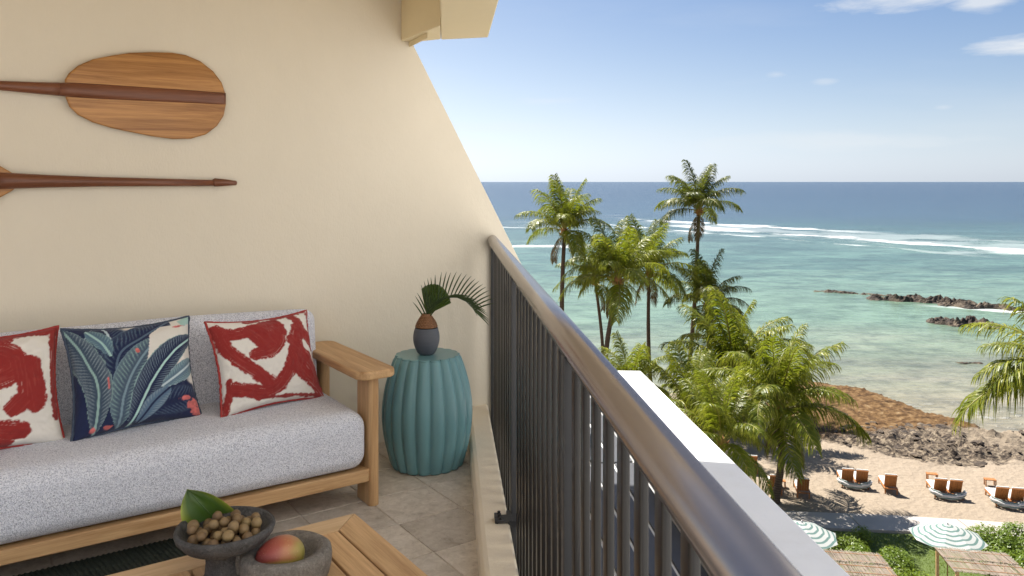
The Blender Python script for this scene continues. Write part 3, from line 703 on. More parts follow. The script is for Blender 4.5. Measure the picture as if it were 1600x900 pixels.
def pillow(name, label, size, thick, paint, loc, yaw, lean, roll, seed, piping=None, flange=.0):
    N = 150
    uu = np.linspace(-1, 1, N+1); U, V = np.meshgrid(uu, uu)
    vs = []; cols = []
    p = np.abs(U)**2.6; q = np.abs(V)**2.6
    prof = np.clip((1-p)*(1-q), 0, 1)**.48
    pinch = 1-.11*((1-U**2)*np.abs(V)**3)          # sides draw in between the corners
    pinch2 = 1-.10*((1-V**2)*np.abs(U)**3)
    wr = (fbm(U, V, 3, seed)-.5)*.022+(fbm(U, V, 7, seed+4)-.5)*.010
    X = U*size[0]/2*pinch2; Z = V*size[1]/2*pinch
    for sgn in (-1, 1):
        Y = sgn*(thick/2*prof+.002)+(wr*np.clip(prof*2, 0.25, 1))*(1 if sgn < 0 else .5)
        vs.append(np.stack([X, Y, Z], -1).reshape(-1, 3))
    nn = (N+1)**2; fs = []
    for j in range(N):
        for i in range(N):
            a = j*(N+1)+i; fs.append((a, a+1, a+N+2, a+N+1)); fs.append((nn+a, nn+a+N+1, nn+a+N+2, nn+a+1))
    ring = [i for i in range(N+1)]+[j*(N+1)+N for j in range(1, N+1)]+[N*(N+1)+i for i in range(N-1, -1, -1)]+[j*(N+1) for j in range(N-1, 0, -1)]
    for a, b in zip(ring, ring[1:]+ring[:1]): fs.append((a, nn+a, nn+b, b))
    me = bpy.data.meshes.new(name); me.from_pydata(np.concatenate(vs).tolist(), [], fs); me.materials.append(M_PRINT)
    me.polygons.foreach_set('use_smooth', [True]*len(fs))
    c = paint(U, V).reshape(-1, 3); c2 = np.concatenate([c, c]); c4 = np.concatenate([c2, np.ones((len(c2), 1))], 1)
    at = me.color_attributes.new('print', 'FLOAT_COLOR', 'POINT'); at.data.foreach_set('color', c4.astype(np.float32).ravel())
    o = link(name, me); o.location = loc
    o.rotation_euler = (Matrix.Rotation(yaw, 3, 'Z') @ Matrix.Rotation(lean, 3, 'X') @ Matrix.Rotation(roll, 3, 'Y')).to_euler()
    tag(o, label, 'pillow', 'throw pillows on the sofa')
    if piping:
        mb = MB(); mb.smooth = True
        pts = [(X.reshape(-1)[a]*1.012, 0, Z.reshape(-1)[a]*1.012) for a in ring[::3]]
        pts.append(pts[0]); r2 = random.Random(seed)
        pts = [(x, y+r2.uniform(-.004, .004), z) for x, y, z in pts]
        mb.tube(pts, .0055, 6, cap=False); mb.build('piping', piping, o)
    return o
M_RPIPE = m_plain('red_piping', (.34, .04, .035), .85, .25, 40); M_NPIPE = m_plain('navy_piping', (.05, .07, .11), .85, .3, 40)
strokesA = [([(-.95, .72), (-.6, .62), (-.2, .72), (.12, .80), (.20, .55), (.02, .20), (-.35, .12)], .17), ([(-.2, .62), (-.1, .45)], .30), ([(-.92, .78), (-.75, .2), (-.1, -.55)], .17), ([(-.75, -.5), (-.2, -.70), (.15, -.45), (.42, .10), (.62, .62)], .17),
            ([(.45, .05), (.56, -.35), (.95, -.80)], .22), ([(.60, .95), (.72, .55), (.98, .10)], .13), ([(-.9, -.3), (-.95, -.95)], .06), ([(.96, .95), (.97, -.9)], .06), ([(-.4, -.80), (.9, -.97)], .05), ([(.4, .33), (.75, -.2), (.9, -.6)], .14), ([(-.35, .93), (-.1, .95)], .06), ([(.2, .97), (.96, .99)], .05)]
strokesB = [([(-.9, .75), (-.3, .7), (.2, .62), (.30, .30), (-.2, .15), (-.7, .25)], .24), ([(.50, .30), (.55, -.20)], .26), ([(.35, -.25), (.3, -.3)], .18), ([(-.9, -.62), (-.2, -.62), (.35, -.72)], .20), ([(-.6, -.9), (.2, -.93)], .10), ([(.95, .95), (.93, -.55)], .09), ([(-.2, .95), (.9, .97)], .07), ([(-.7, -.05), (-.3, -.1)], .16), ([(.0, .85), (.25, .9)], .1)]
pillow('throw_pillow', 'red brush-stroke pillow beside the right armrest', (.50, .415), .15, lambda u, v: paint_red(u, v, strokesA, 11), wp(-1.475, .405, .612), WRZ+R(13), R(-22), R(1), 3, M_RPIPE)
pillow('throw_pillow', 'navy banana-leaf print pillow in the middle of the sofa', (.50, .44), .16, paint_leaves, wp(-2.02, .41, .625), WRZ+R(10), R(-21), R(1), 5, M_NPIPE)
pillow('throw_pillow', 'red and white pillow cut off by the left picture edge', (.48, .45), .16, lambda u, v: paint_red(u, v, strokesB, 23), wp(-2.52, .43, .630), WRZ+R(8), R(-19), R(1), 8, M_RPIPE)

# ---- paddles hung on the wall (v = standing off the wall)
PAD = [(-2.235,1.863),(-2.22,1.892),(-2.185,1.928),(-2.127,1.961),(-2.053,1.984),(-1.978,2.003),(-1.884,2.015),(-1.797,2.02),(-1.74,2.015),(-1.673,1.992),(-1.614,1.948),(-1.575,1.898),(-1.558,1.845),(-1.555,1.792),(-1.566,1.737),(-1.597,1.687),(-1.648,1.645),(-1.715,1.623),(-1.797,1.619),(-1.884,1.629),(-1.962,1.643),(-2.053,1.661),(-2.127,1.683),(-2.185,1.713),(-2.217,1.747),(-2.231,1.783)]
def blade(mb, outline, cu, cz, t0=.010, t1=.026):
    """lens-shaped blade: inset rings rise towards the middle"""
    n = len(outline); vs = []; fs = []
    for side in (1, -1):
        for k, f in enumerate((1., .97, .8, .55, .28, .0001)):
            h = (t0 if k < 1 else t0+(t1-t0)*(1-f*f))/2
            vs += [(cu+(u-cu)*f, -side*h, cz+(z-cz)*f) for u, z in outline]
    for sd in (0, 1):
        o = sd*6*n
        for k in range(5):
            for i in range(n):
                q = (o+k*n+i, o+k*n+(i+1) % n, o+(k+1)*n+(i+1) % n, o+(k+1)*n+i); fs.append(q if sd else q[::-1])
    for i in range(n): fs.append((i, (i+1) % n, 6*n+(i+1) % n, 6*n+i))
    mb.add(vs, fs)
pd = thing('wooden_paddle', 'carved paddle with broad golden blade, higher on the wall', 'paddle', tuple(wp(-1.9, .028, 1.82)), WRZ, 'canoe paddles on the wall')
mb = MB(); mb.smooth = True; blade(mb, [(u+1.9, z-1.82) for u, z in PAD], .03, 0); mb.build('blade', M_KOA, pd)
mb = MB(); mb.smooth = True; mb.tube([(.344, -.0035, .0), (.33, -.006, .0), (.2, -.0105, .0005), (0, -.012, .0), (-.2, -.011, .0), (-.30, -.009, .0), (-.36, -.008, 0)], [.0285, .029, .0305, .032, .033, .032, .029], 14, flat=[.10, .13, .16, .2, .32, .55, .68]); mb.build('spine', M_KOAD, pd)
mb = MB(); mb.smooth = True; mb.tube([(-.355, -.008, 0), (-.45, -.008, 0), (-.57, -.008, .001), (-.9, -.008, .001), (-1.5, -.008, .001)], [.0292, .025, .020, .018, .017], 14, flat=[.68, .75, .8, .8, .8]); mb.build('shaft', M_KOAD, pd)
pd = thing('wooden_paddle', 'dark paddle shaft with knobbed grip, lower on the wall', 'paddle', tuple(wp(-1.9, .028, 1.42)), WRZ, 'canoe paddles on the wall')
mb = MB(); mb.smooth = True; mb.tube([(-.60, -.006, .004), (-.53, -.008, .004), (-.40, -.008, .002), (-.2, -.008, 0), (.285, -.008, -.006)], [.036, .034, .028, .022, .015], 14, flat=.75); mb.build('shaft', M_KOAD, pd)
mb = MB(); mb.smooth = True; mb.tube([(.283, -.008, -.004), (.292, -.008, -.003), (.33, -.008, -.004), (.392, -.008, -.006), (.396, -.008, -.006)], [.014, .0205, .018, .011, .006], 14, flat=.8); mb.build('grip', M_KOAD, pd)
OUT2 = [(-.505, .0), (-.525, .035), (-.575, .068), (-.66, .12), (-.80, .165), (-.98, .17), (-1.12, .1), (-1.16, 0), (-1.12, -.1), (-.98, -.17), (-.80, -.165), (-.66, -.12), (-.575, -.068), (-.525, -.035)]
mb = MB(); mb.smooth = True; blade(mb, OUT2, -.83, 0); mb.build('blade', M_KOA, pd)

# ---- fluted garden stool
def m_glaze():
    m, t, b = mat('teal_glaze'); v = objc(t); n = t.noise(v, 6, 4); n2 = t.noise(v, 90, 2)
    setb(t, b, color=t.mix(n, (.12, .26, .285), (.145, .295, .32)), rough=t.ramp1(n, .3, .7, .26, .38), spec=.5, normal=t.bump(n2, .05, .001))
    return m
M_GLAZE = m_glaze()
st = thing('garden_stool', 'teal fluted barrel-shaped garden stool by the railing', 'stool', (-.4255, 4.01, 0), R(20))
NL = 18
def flute(q, f): return 1-.095*(1-abs(math.sin(q*NL/2))**.62)
prof = [(.178, .004), (.182, .010)]
for i in range(25):
    t = i/24; z = .012+.520*t
    prof.append((.176+.056*math.sin(math.pi*min(1, max(0, .03+t*.95)))**.9-.009*t, z))
prof += [(.166, .540), (.160, .547)]
mb = MB(); mb.smooth = True; mb.lathe(prof, NL*12, mod=flute, cap1=False); mb.build('body', M_GLAZE, st)
mb = MB(); mb.lathe([(.163, .5455), (.1625, .551), (.158, .553)], NL*12, mod=flute); mb.build('seat_top', M_GLAZE, st)

# ---- vase with woven collar
def m_vase():
    m, t, b = mat('slate_ceramic'); v = objc(t); n = t.noise(t.mapv(v, (8, 8, 60)), 1, 4); n2 = t.noise(v, 9, 4)
    setb(t, b, color=t.mix(t.math('MULTIPLY', t.math('ADD', n, n2), .5), (.05, .058, .075), (.115, .12, .14)), rough=.55, normal=t.bump(n, .2, .002)); return m
VX, VY, VZ = -.43, 4.0, .553
va = thing('vase', 'slate grey egg-shaped vase with woven collar on the stool', 'vase', (VX, VY, VZ))
vp = [(.030, 0), (.040, .006)]
for i in range(1, 15):
    t = i/15; vp.append((.0665*math.sin(math.pi*(.19+.54*t))**.8, .006+.138*t))
mb = MB(); mb.smooth = True; mb.lathe(vp, 36, cap1=False); mb.build('body', m_vase(), va)
M_WOVEN = m_plain('woven_cane', (.24, .115, .05), .6, .5, 90, .4)
cr = MB(); cr.smooth = True
cp = [(.0535, .138), (.0500, .150), (.0435, .165), (.034, .180), (.027, .190), (.023, .196), (.0235, .205)]
cr.lathe(cp, 36, cap0=False, cap1=False); col_o = cr.build('collar', M_WOVEN, va)
mb = MB(); mb.smooth = True
for k in range(8):
    z = .142+k*.0072
    r = [np.interp(z, [c[1] for c in cp], [c[0] for c in cp])][0]+.0012
    mb.tube([(r*math.cos(a)*(1+.012*(i % 2)), r*math.sin(a)*(1+.012*(i % 2)), z+.0022*(1 if (i+k) % 2 else -1)) for i, a in enumerate(2*math.pi*j/40 for j in range(41))], .0026, 5, cap=False)
mb.build('weave', M_WOVEN, col_o)
M_FROND = m_leaf('cut_frond', (.018, .040, .012), (.035, .065, .018), (.06, .08, .02), .25, scale=8)
M_FAN = m_leaf('pleated_leaf', (.045, .085, .02), (.06, .11, .03), (.05, .09, .02), .3, scale=8)
fr = thing('palm_cutting', 'arching thin-leaved palm cutting standing in the vase', 'palm leaf', (VX, VY, VZ+.198))
def strip(mb, pts, w, nrm, taper=True):
    n = len(pts); vs = []; fs = []
    for i, p in enumerate(pts):
        p = Vector(p); t = (Vector(pts[min(i+1, n-1)])-Vector(pts[max(i-1, 0)])).normalized(); sdv = t.cross(nrm).normalized()
        ww = w*(math.sin(math.pi*(.18+.80*i/(n-1)))**.8 if taper else 1); vs += [p-sdv*ww/2, p+nrm*ww*.12, p+sdv*ww/2]
    for i in range(n-1):
        a = i*3; fs += [(a, a+1, a+4, a+3), (a+1, a+2, a+5, a+4)]
    mb.add(vs, fs)
# main rib leaves the vase up and to the right, and arches down; leaflets fan off it
ribp = [(0, 0, -.05), (.012, -.004, .03), (.05, -.012, .075), (.11, -.02, .105), (.18, -.03, .108), (.235, -.04, .085), (.275, -.05, .045), (.30, -.055, .005)]
mb = MB(); mb.smooth = True; mb.tube([Vector(p) for p in ribp], [.004, .004, .0035, .003, .0025, .002, .0015, .001], 6); mb.build('rib', M_FROND, fr)
r3 = random.Random(4)
for k in range(46):
    t = k/45; x = .01+t*.9; i = min(6, int(x*7)); f = x*7-i; b0 = Vector(ribp[i]).lerp(Vector(ribp[i+1]), f)
    tan = (Vector(ribp[i+1])-Vector(ribp[i])).normalized(); sgn = 1 if k % 2 == 0 else -1
    ang = R(115-t*85 if sgn > 0 else 60-t*95); L = (.215-.10*abs(t-.30))*(1 if sgn > 0 else .72)
    dirv = Vector((math.cos(ang), r3.uniform(-.35, .25), math.sin(ang))).normalized()
    pts = [b0+dirv*L*q+Vector((0, 0, -.10*L*q*q*2)) for q in (0, .25, .5, .75, 1)]
    mb = MB(); strip(mb, pts, .0085, Vector((.1, -1, .25)).normalized()); mb.build('leaflet', M_FROND, fr)
fr.scale = (.86, .86, .86)
fan = thing('round_leaf', 'rounded pleated green leaf behind the cutting in the vase', 'leaf', (VX, VY+.012, VZ+.198))
mb = MB(); nr = 22; rings = []
for j in range(9):
    q = j/8; row = []
    for i in range(nr+1):
        a = R(118-96*i/nr); rr = .165*q*(1-.22*abs(i/nr-.45)**1.5-(.035 if i % 2 else 0)*q)
        row.append((math.cos(a)*rr*.72+.02*q, .05*q*q+(.005 if i % 2 else -.003)*q*1.5, math.sin(a)*rr*.92+.0))
    rings.append(row)
vs = [p for r_ in rings for p in r_]; W_ = nr+1
mb.add(vs, [(j*W_+i, j*W_+i+1, (j+1)*W_+i+1, (j+1)*W_+i) for j in range(8) for i in range(nr)]); mb.build('blade', M_FAN, fan)
mb = MB(); mb.tube([(0, 0, -.06), (0, 0, 0), (.008, .004, .03)], .003, 6); mb.build('stalk', M_FAN, fan)

# ---- coffee table (top z .33)
TU, TV, TZ = -1.535, 1.526, .33
tb = thing('coffee_table', 'slatted teak coffee table with pale mitred frame', 'table', tuple(wp(TU, TV)), WRZ)
TL, TW, FW = 1.25, .80, .092
def mitre(mb, pts): mb.prism(pts, TZ-.032, TZ)
for nm, pts, m_ in (('frame_board', [(0, 0), (-TL, 0), (-TL+FW, -FW), (-FW, -FW)], M_TEAKP), ('frame_board', [(0, -.0), (-FW, -FW), (-FW, -TW+FW), (0, -TW)], M_TEAKY),
                ('frame_board', [(0, -TW), (-FW, -TW+FW), (-TL+FW, -TW+FW), (-TL, -TW)], M_TEAKP), ('frame_board', [(-TL, 0), (-TL, -TW), (-TL+FW, -TW+FW), (-TL+FW, -FW)], M_TEAKY)):
    c = Vector((sum(p[0] for p in pts)/4, sum(p[1] for p in pts)/4, 0))
    pts = [((p[0]-c.x)*.999+c.x, (p[1]-c.y)*.998+c.y) for p in pts]
    mb = MB(); mitre(mb, pts); mb.build(nm, m_, tb, bevel=.003, seg=2)
ns = 12; pitch = (TL-2*FW)/ns
for i in range(ns):
    x1 = -FW-.005-i*pitch; x0 = x1-pitch+.009
    mb = MB(); mb.box((x0, -TW+FW+.003, TZ-.03), (x1, -FW-.003, TZ-.0015)); mb.build('slat', M_TEAKY, tb, bevel=.0025, seg=2)
for x in (-.3, -.95):
    mb = MB(); mb.box((x-.03, -TW+FW*.5, TZ-.06), (x+.03, -FW*.5, TZ-.033)); mb.build('batten', M_TEAKY, tb)
for x, y in ((-.06, -.06), (-TL+.06, -.06), (-.06, -TW+.06), (-TL+.06, -TW+.06)):
    mb = MB(); mb.box((x-.035, y-.035, 0), (x+.035, y+.035, TZ-.034)); mb.build('leg', M_TEAKZ, tb, bevel=.006)

# ---- rug of dark woven strands
def m_rug():
    m, t, b = mat('dark_green_weave'); v = objc(t); n = t.noise(v, 40, 4)
    setb(t, b, color=t.mix(n, (.012, .016, .012), (.045, .055, .038)), rough=.9, normal=t.bump(t.noise(v, 200, 3), .5, .003)); return m
M_RUG = m_rug()
rug = thing('rug', 'dark green woven rug under the coffee table', 'rug', tuple(wp(-2.75, .62, .0015)), WRZ)
mb = MB(); mb.box((-.85, -1.7, 0), (.86, .0, .006)); mb.build('backing', M_RUG, rug)
mb = MB(); mb.smooth = False
for i in range(95):
    for j in range(14):
        x = -.84+i*.018; y = -.004-j*.12
        if y < -.9 and i < 40: continue
        a = .055; mb.add([(x, y, .006), (x+.011, y, .006), (x+.011+a*.35, y-.115, .006), (x+a*.35, y-.115, .006), (x+.003, y-.002, .0115), (x+.009, y-.002, .0115), (x+.009+a*.35, y-.113, .0115), (x+.003+a*.35, y-.113, .0115)],
               [(4, 7, 6, 5), (0, 4, 5, 1), (1, 5, 6, 2), (2, 6, 7, 3), (3, 7, 4, 0)])
tag(mb.build('strands', M_RUG, rug), kind='stuff')

# ---- stone bowls, nuts, leaf, mango
def m_stone(name, a, b_, sc=22):
    m, t, bs = mat(name); v = objc(t); n = t.noise(v, sc, 6, .7); n2 = t.noise(v, 140, 4, .75); n3 = t.noise(v, 6, 4)
    f = t.math('ADD', t.math('MULTIPLY', n, .55), t.math('MULTIPLY', n2, .45))
    col = t.mix(t.ramp1(f, .36, .66), a, b_); col = t.mix(t.ramp1(n2, .62, .74, 0, .5), col, tuple(min(1, x*1.9) for x in b_))
    setb(t, bs, color=col, rough=.72, spec=.3, normal=t.bump(t.math('ADD', n, n2), .9, .010)); return m
M_BASALT = m_stone('dark_basalt', (.045, .043, .043), (.15, .145, .14)); M_PUMICE = m_stone('grey_stone', (.15, .13, .11), (.33, .30, .26), 30)
BX, BY, BZ = -.79, 2.19, TZ+.0005
bw = thing('pedestal_bowl', 'dark stone pedestal bowl holding brown nuts on the table', 'bowl', (BX, BY, BZ))
mb = MB(); mb.smooth = True
wob = lambda q, f: 1+.012*math.sin(3*q+1)+.006*math.sin(7*q)
mb.lathe([(.058, 0), (.060, .004), (.053, .018), (.050, .05), (.051, .075), (.062, .082)], 48, mod=wob); mb.build('stem', M_BASALT, bw)
mb = MB(); mb.smooth = True
mb.lathe([(.05, .083), (.078, .086), (.108, .102), (.127, .124), (.132, .139), (.130, .146), (.122, .147), (.116, .138), (.104, .118), (.07, .104), (.0, .102)], 64, mod=wob, cap1=False); mb.build('dish', M_BASALT, bw)
def m_nut():
    m, t, b = mat('nut_shell'); v = objc(t); oi = t.node('ShaderNodeObjectInfo').outputs['Random']; n = t.noise(v, 40, 4)
    c = t.ramp(oi, [(0, (.13, .075, .03)), (.4, (.22, .14, .055)), (.7, (.17, .10, .05)), (1, (.30, .21, .085))])
    setb(t, b, color=t.mix(t.ramp1(n, .4, .7, 0, .5), c, (.10, .055, .03)), rough=.6, normal=t.bump(t.noise(v, 160, 3), .3, .002)); return m
M_NUT = m_nut()
bm = bmesh.new(); bmesh.ops.create_icosphere(bm, subdivisions=3, radius=.0150)
for v in bm.verts:
    v.co *= 1+mnoise.noise(v.co*90)*.025; 
    if v.co.z > .012: v.co.z += .0012
for f in bm.faces: f.smooth = True
nut_me = bpy.data.meshes.new('nut'); bm.to_mesh(nut_me); bm.free(); nut_me.materials.append(M_NUT)
r4 = random.Random(12); placed = []
for layer, (zz, rmax, cnt) in enumerate(((.120, .088, 28), (.140, .086, 26), (.158, .05, 7))):
    tries = 0; k = 0
    while k < cnt and tries < 4000:
        tries += 1; a = r4.uniform(0, 6.28); rr = rmax*math.sqrt(r4.random()); x, y = rr*math.cos(a)+.004, rr*math.sin(a)-.008
        if math.hypot(x, y) > rmax+.012: continue
        z = zz+max(0, math.hypot(x, y)-.05)*.28
        if layer < 2 and x < -.065 and y > .0: continue
        if all((x-p[0])**2+(y-p[1])**2+(z-p[2])**2 > .0275**2 for p in placed): placed.append((x, y, z)); k += 1
for x, y, z in placed:
    o = link('nut', nut_me, None, (BX+x, BY+y, BZ+z)); s_ = r4.uniform(.84, 1.12); o.scale = (s_, s_*r4.uniform(.9, 1.02), s_*r4.uniform(.88, 1.))
    o.rotation_euler = (r4.uniform(0, 6), r4.uniform(0, 6), r4.uniform(0, 6)); tag(o, 'small round brown nut heaped in the pedestal bowl', 'nut', 'nuts in the pedestal bowl')
# folded green leaf tucked behind the nuts
M_TILEAF = m_leaf('glossy_leaf', (.030, .085, .018), (.055, .12, .022), (.36, .42, .06), .3, rough=.3, scale=14)
lf = thing('green_leaf', 'glossy green pointed leaf tucked into the bowl of nuts', 'leaf', (BX-.085, BY+.045, BZ+.135))
mb = MB(); mb.smooth = True; na, nb_ = 14, 10; vs = []; tint = []
pA, pB, pC = Vector((-.038, -.03, -.012)), Vector((.115, .012, .030)), Vector((-.044, .0, .106))   # foot, right corner, tip
for j in range(na+1):
    t = j/na
    L_ = pA.lerp(pC, t)+Vector((-.016*math.sin(math.pi*t), -.01*math.sin(math.pi*t), 0)); Rr = pB.lerp(pC, t)+Vector((.004*math.sin(math.pi*t), .0, .020*math.sin(math.pi*t)))
    for i in range(nb_+1):
        f = i/nb_; p = L_.lerp(Rr, f); p.y += .028*math.sin(math.pi*f)*(1-t)+.004*math.sin(f*22+t*3); vs.append(p)
        tint.append(1. if (i == 0 or i == nb_) else (.35 if i in (1, nb_-1) else 0.))
mb.add(vs, [(j*(nb_+1)+i, j*(nb_+1)+i+1, (j+1)*(nb_+1)+i+1, (j+1)*(nb_+1)+i) for j in range(na) for i in range(nb_)])
lf.scale = (.84, .84, .86)
o = mb.build('leaf_blade', M_TILEAF, lf); attr(o.data, 'tint', tint)
mb = MB(); mb.tube([vs[nb_//2]+Vector((0, -.002, 0)), vs[(na//2)*(nb_+1)+nb_//2]+Vector((0, -.002, 0)), vs[na*(nb_+1)+nb_//2]], [.0022, .0016, .0006], 6); mb.build('midrib', M_TILEAF, lf)

MX, MY = -.622, 2.19
mo = thing('stone_mortar', 'rough grey stone mortar with side lug holding the mango', 'mortar', (MX, MY, BZ))
mb = MB(); mb.smooth = True
wob2 = lambda q, f: 1+.02*math.sin(2*q+.6)+.012*math.sin(5*q)
mb.lathe([(.10, 0), (.112, .006), (.119, .03), (.121, .06), (.118, .078), (.110, .084), (.094, .083), (.084, .076), (.076, .05), (.055, .03), (0, .026)], 56, mod=wob2, cap1=False); mb.build('bowl', M_PUMICE, mo)
mb = MB(); mb.box((-.150, -.03, .018), (-.105, .035, .078)); mb.build('lug', M_PUMICE, mo, bevel=.010, seg=3)
def m_mango():
    m, t, b = mat('mango_skin'); v = objc(t); sp = t.node('ShaderNodeSeparateXYZ', {0: v}); n = t.noise(v, 18, 4); n2 = t.noise(v, 220, 2)
    g = t.math('ADD', t.math('MULTIPLY', sp.outputs[0], 9.), t.math('MULTIPLY', n, .9)); g = t.math('ADD', g, t.math('MULTIPLY', sp.outputs[2], -1.))
    c = t.ramp(t.ramp1(g, -.25, 1.25), [(.0, (.22, .035, .035)), (.35, (.34, .085, .06)), (.6, (.42, .17, .075)), (.8, (.36, .27, .07)), (1, (.27, .28, .06))])
    low = t.ramp1(t.math('ADD', sp.outputs[2], t.math('MULTIPLY', sp.outputs[1], .5)), -.018, -.036); c = t.mix(low, c, (.26, .30, .04))
    c = t.mix(t.ramp1(n2, .66, .74, 0, .6), c, (.62, .42, .22))
    setb(t, b, color=c, rough=.38, spec=.5, normal=t.bump(n2, .08, .001)); return m
mg = thing('mango', 'ripe red and green mango resting in the stone mortar', 'mango', (MX-.012, MY-.012, BZ+.072), R(18))
bm = bmesh.new(); bmesh.ops.create_uvsphere(bm, u_segments=40, v_segments=24, radius=1)
for v in bm.verts:
    x, y, z = v.co; k = 1+.10*x; v.co = Vector((x*.066, y*.049*k, z*.047*k-.006*x*x*(1 if x < 0 else .4)))
for f in bm.faces: f.smooth = True
me = bpy.data.meshes.new('mango'); bm.to_mesh(me); bm.free(); me.materials.append(m_mango()); link('skin', me, mg)
mb = MB(); mb.lathe([(.005, 0), (.004, .003), (.001, .004)], 8); o = mb.build('stem_scar', m_plain('scar', (.05, .035, .02), .8), mg); o.location = (-.006, -.047, -.010); o.rotation_euler = (R(95), 0, 0)

# ================================================================== PALMS
M_PALM = m_leaf('palm_leaflets', (.075, .112, .005), (.185, .215, .012), (.46, .43, .06), .46, rough=.42, scale=.7)
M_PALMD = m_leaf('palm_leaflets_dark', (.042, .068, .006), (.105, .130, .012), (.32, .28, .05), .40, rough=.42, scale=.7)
M_DEAD = m_leaf('dead_leaflets', (.10, .06, .025), (.20, .13, .06), (.26, .18, .09), .2, rough=.7)
M_RACH = m_plain('palm_rachis', (.20, .18, .035), .5, .25, 2)
def m_trunk():
    m, t, b = mat('palm_bark'); v = objc(t); sp = t.node('ShaderNodeSeparateXYZ', {0: v})
    n = t.noise(t.mapv(v, (2, 2, 1)), 3, 5); rings = t.node('ShaderNodeTexWave', {'Vector': v, 'Scale': 2.6, 'Distortion': 2.5, 'Detail': 3.}, bands_direction='Z').outputs[1]
    f = t.math('ADD', t.math('MULTIPLY', n, .6), t.math('MULTIPLY', rings, .4))
    setb(t, b, color=t.mix(f, (.045, .03, .02), (.17, .125, .09)), rough=.9, spec=.15, normal=t.bump(f, .6, .04)); return m
M_TRUNK = m_trunk(); M_FIBRE = m_plain('crown_fibre', (.30, .15, .055), .9, .4, 6, .4)
M_COCO = m_plain('coconut', (.24, .17, .04), .5, .3, 4)
def frond_mesh(name, L, elev, droop, seed, dark=0, nleaf=92, lean=0.):
    r = random.Random(seed); mb = MB(); mb.smooth = False
    n = 16; P = [Vector((0, 0, 0))]; T = []
    for i in range(n):
        f = (i+.5)/n; ang = elev-droop*f**1.5
        d_ = Vector((math.cos(ang), math.sin(lean*f*f)*.55, math.sin(ang))).normalized(); T.append(d_); P.append(P[-1]+d_*L/n)
    T.append(T[-1])
    mb.cur = 1; mb.smooth = True
    mb.tube(P, [.045*(1-i/n)**.8*L/4+.006 for i in range(n+1)], 5); mb.cur = 0; mb.smooth = False
    tint = [0.35]*len(mb.v); NS = 5
    for side in (-1, 1):
        k = 0
        while k < nleaf:
            f = min(.16+.84*(k+r.random()*.8)/nleaf, .995); k += 1
            if r.random() < .06: k += r.randint(0, 2)              # wind-torn gaps
            i = min(n-1, int(f*n)); g = f*n-i
            p = P[i].lerp(P[i+1], g); t = T[i].lerp(T[i+1], g).normalized()
            S = t.cross(Vector((0, 0, 1)))
            if S.length < .05: S = Vector((0, -1, 0))
            S.normalize(); U = S.cross(t).normalized()
            ll = L*.33*(math.sin(math.pi*min(1, .20+f*.72))**.7)*r.uniform(.78, 1.12)+.03
            sw = R(46+20*(1-f)+r.uniform(-9, 9))
            d0 = (S*side*math.sin(sw)+t*math.cos(sw)+U*r.uniform(-.15, .22)).normalized()
            g_ = r.uniform(.8, 1.9); q = p.copy(); pts = [q.copy()]; dd = d0.copy()
            side_w = Vector((r.uniform(-.12, .12), r.uniform(-.12, .12), 0))
            for s_ in range(NS):
                q = q+dd*ll/NS; pts.append(q.copy()); dd = (dd+side_w*.5+Vector((0, 0, -.30*g_*(s_+1)*.62))).normalized()
            w = .023*L/4*r.uniform(.75, 1.25); nb = (U+S*side*-.3+Vector((r.uniform(-.4, .4), r.uniform(-.4, .4), 0))).normalized()
            vs = []
            for j, pt in enumerate(pts):
                tv = (pts[min(j+1, NS)]-pts[max(j-1, 0)]).normalized(); sd_ = tv.cross(nb)
                if sd_.length < .1: sd_ = tv.cross(Vector((1, 0, 0)))
                sd_.normalize(); ww = w*(.6, 1., 1., .85, .55, .06)[j]; vs += [pt-sd_*ww, pt+sd_*ww]
            mb.add(vs, [(2*j, 2*j+1, 2*j+3, 2*j+2) for j in range(NS)])
            tp = r.choice((0, 0, 0, 0, .12, .25, .6)); tip = r.uniform(.0, .4)
            for j in range(NS+1): tint += [min(1, tp+tip*max(0, j-2)/3)]*2
    me = mb.mesh(name, [(M_PALM, M_PALMD, M_DEAD)[dark], M_RACH]); attr(me, 'tint', [min(1, x) for x in tint]); return me
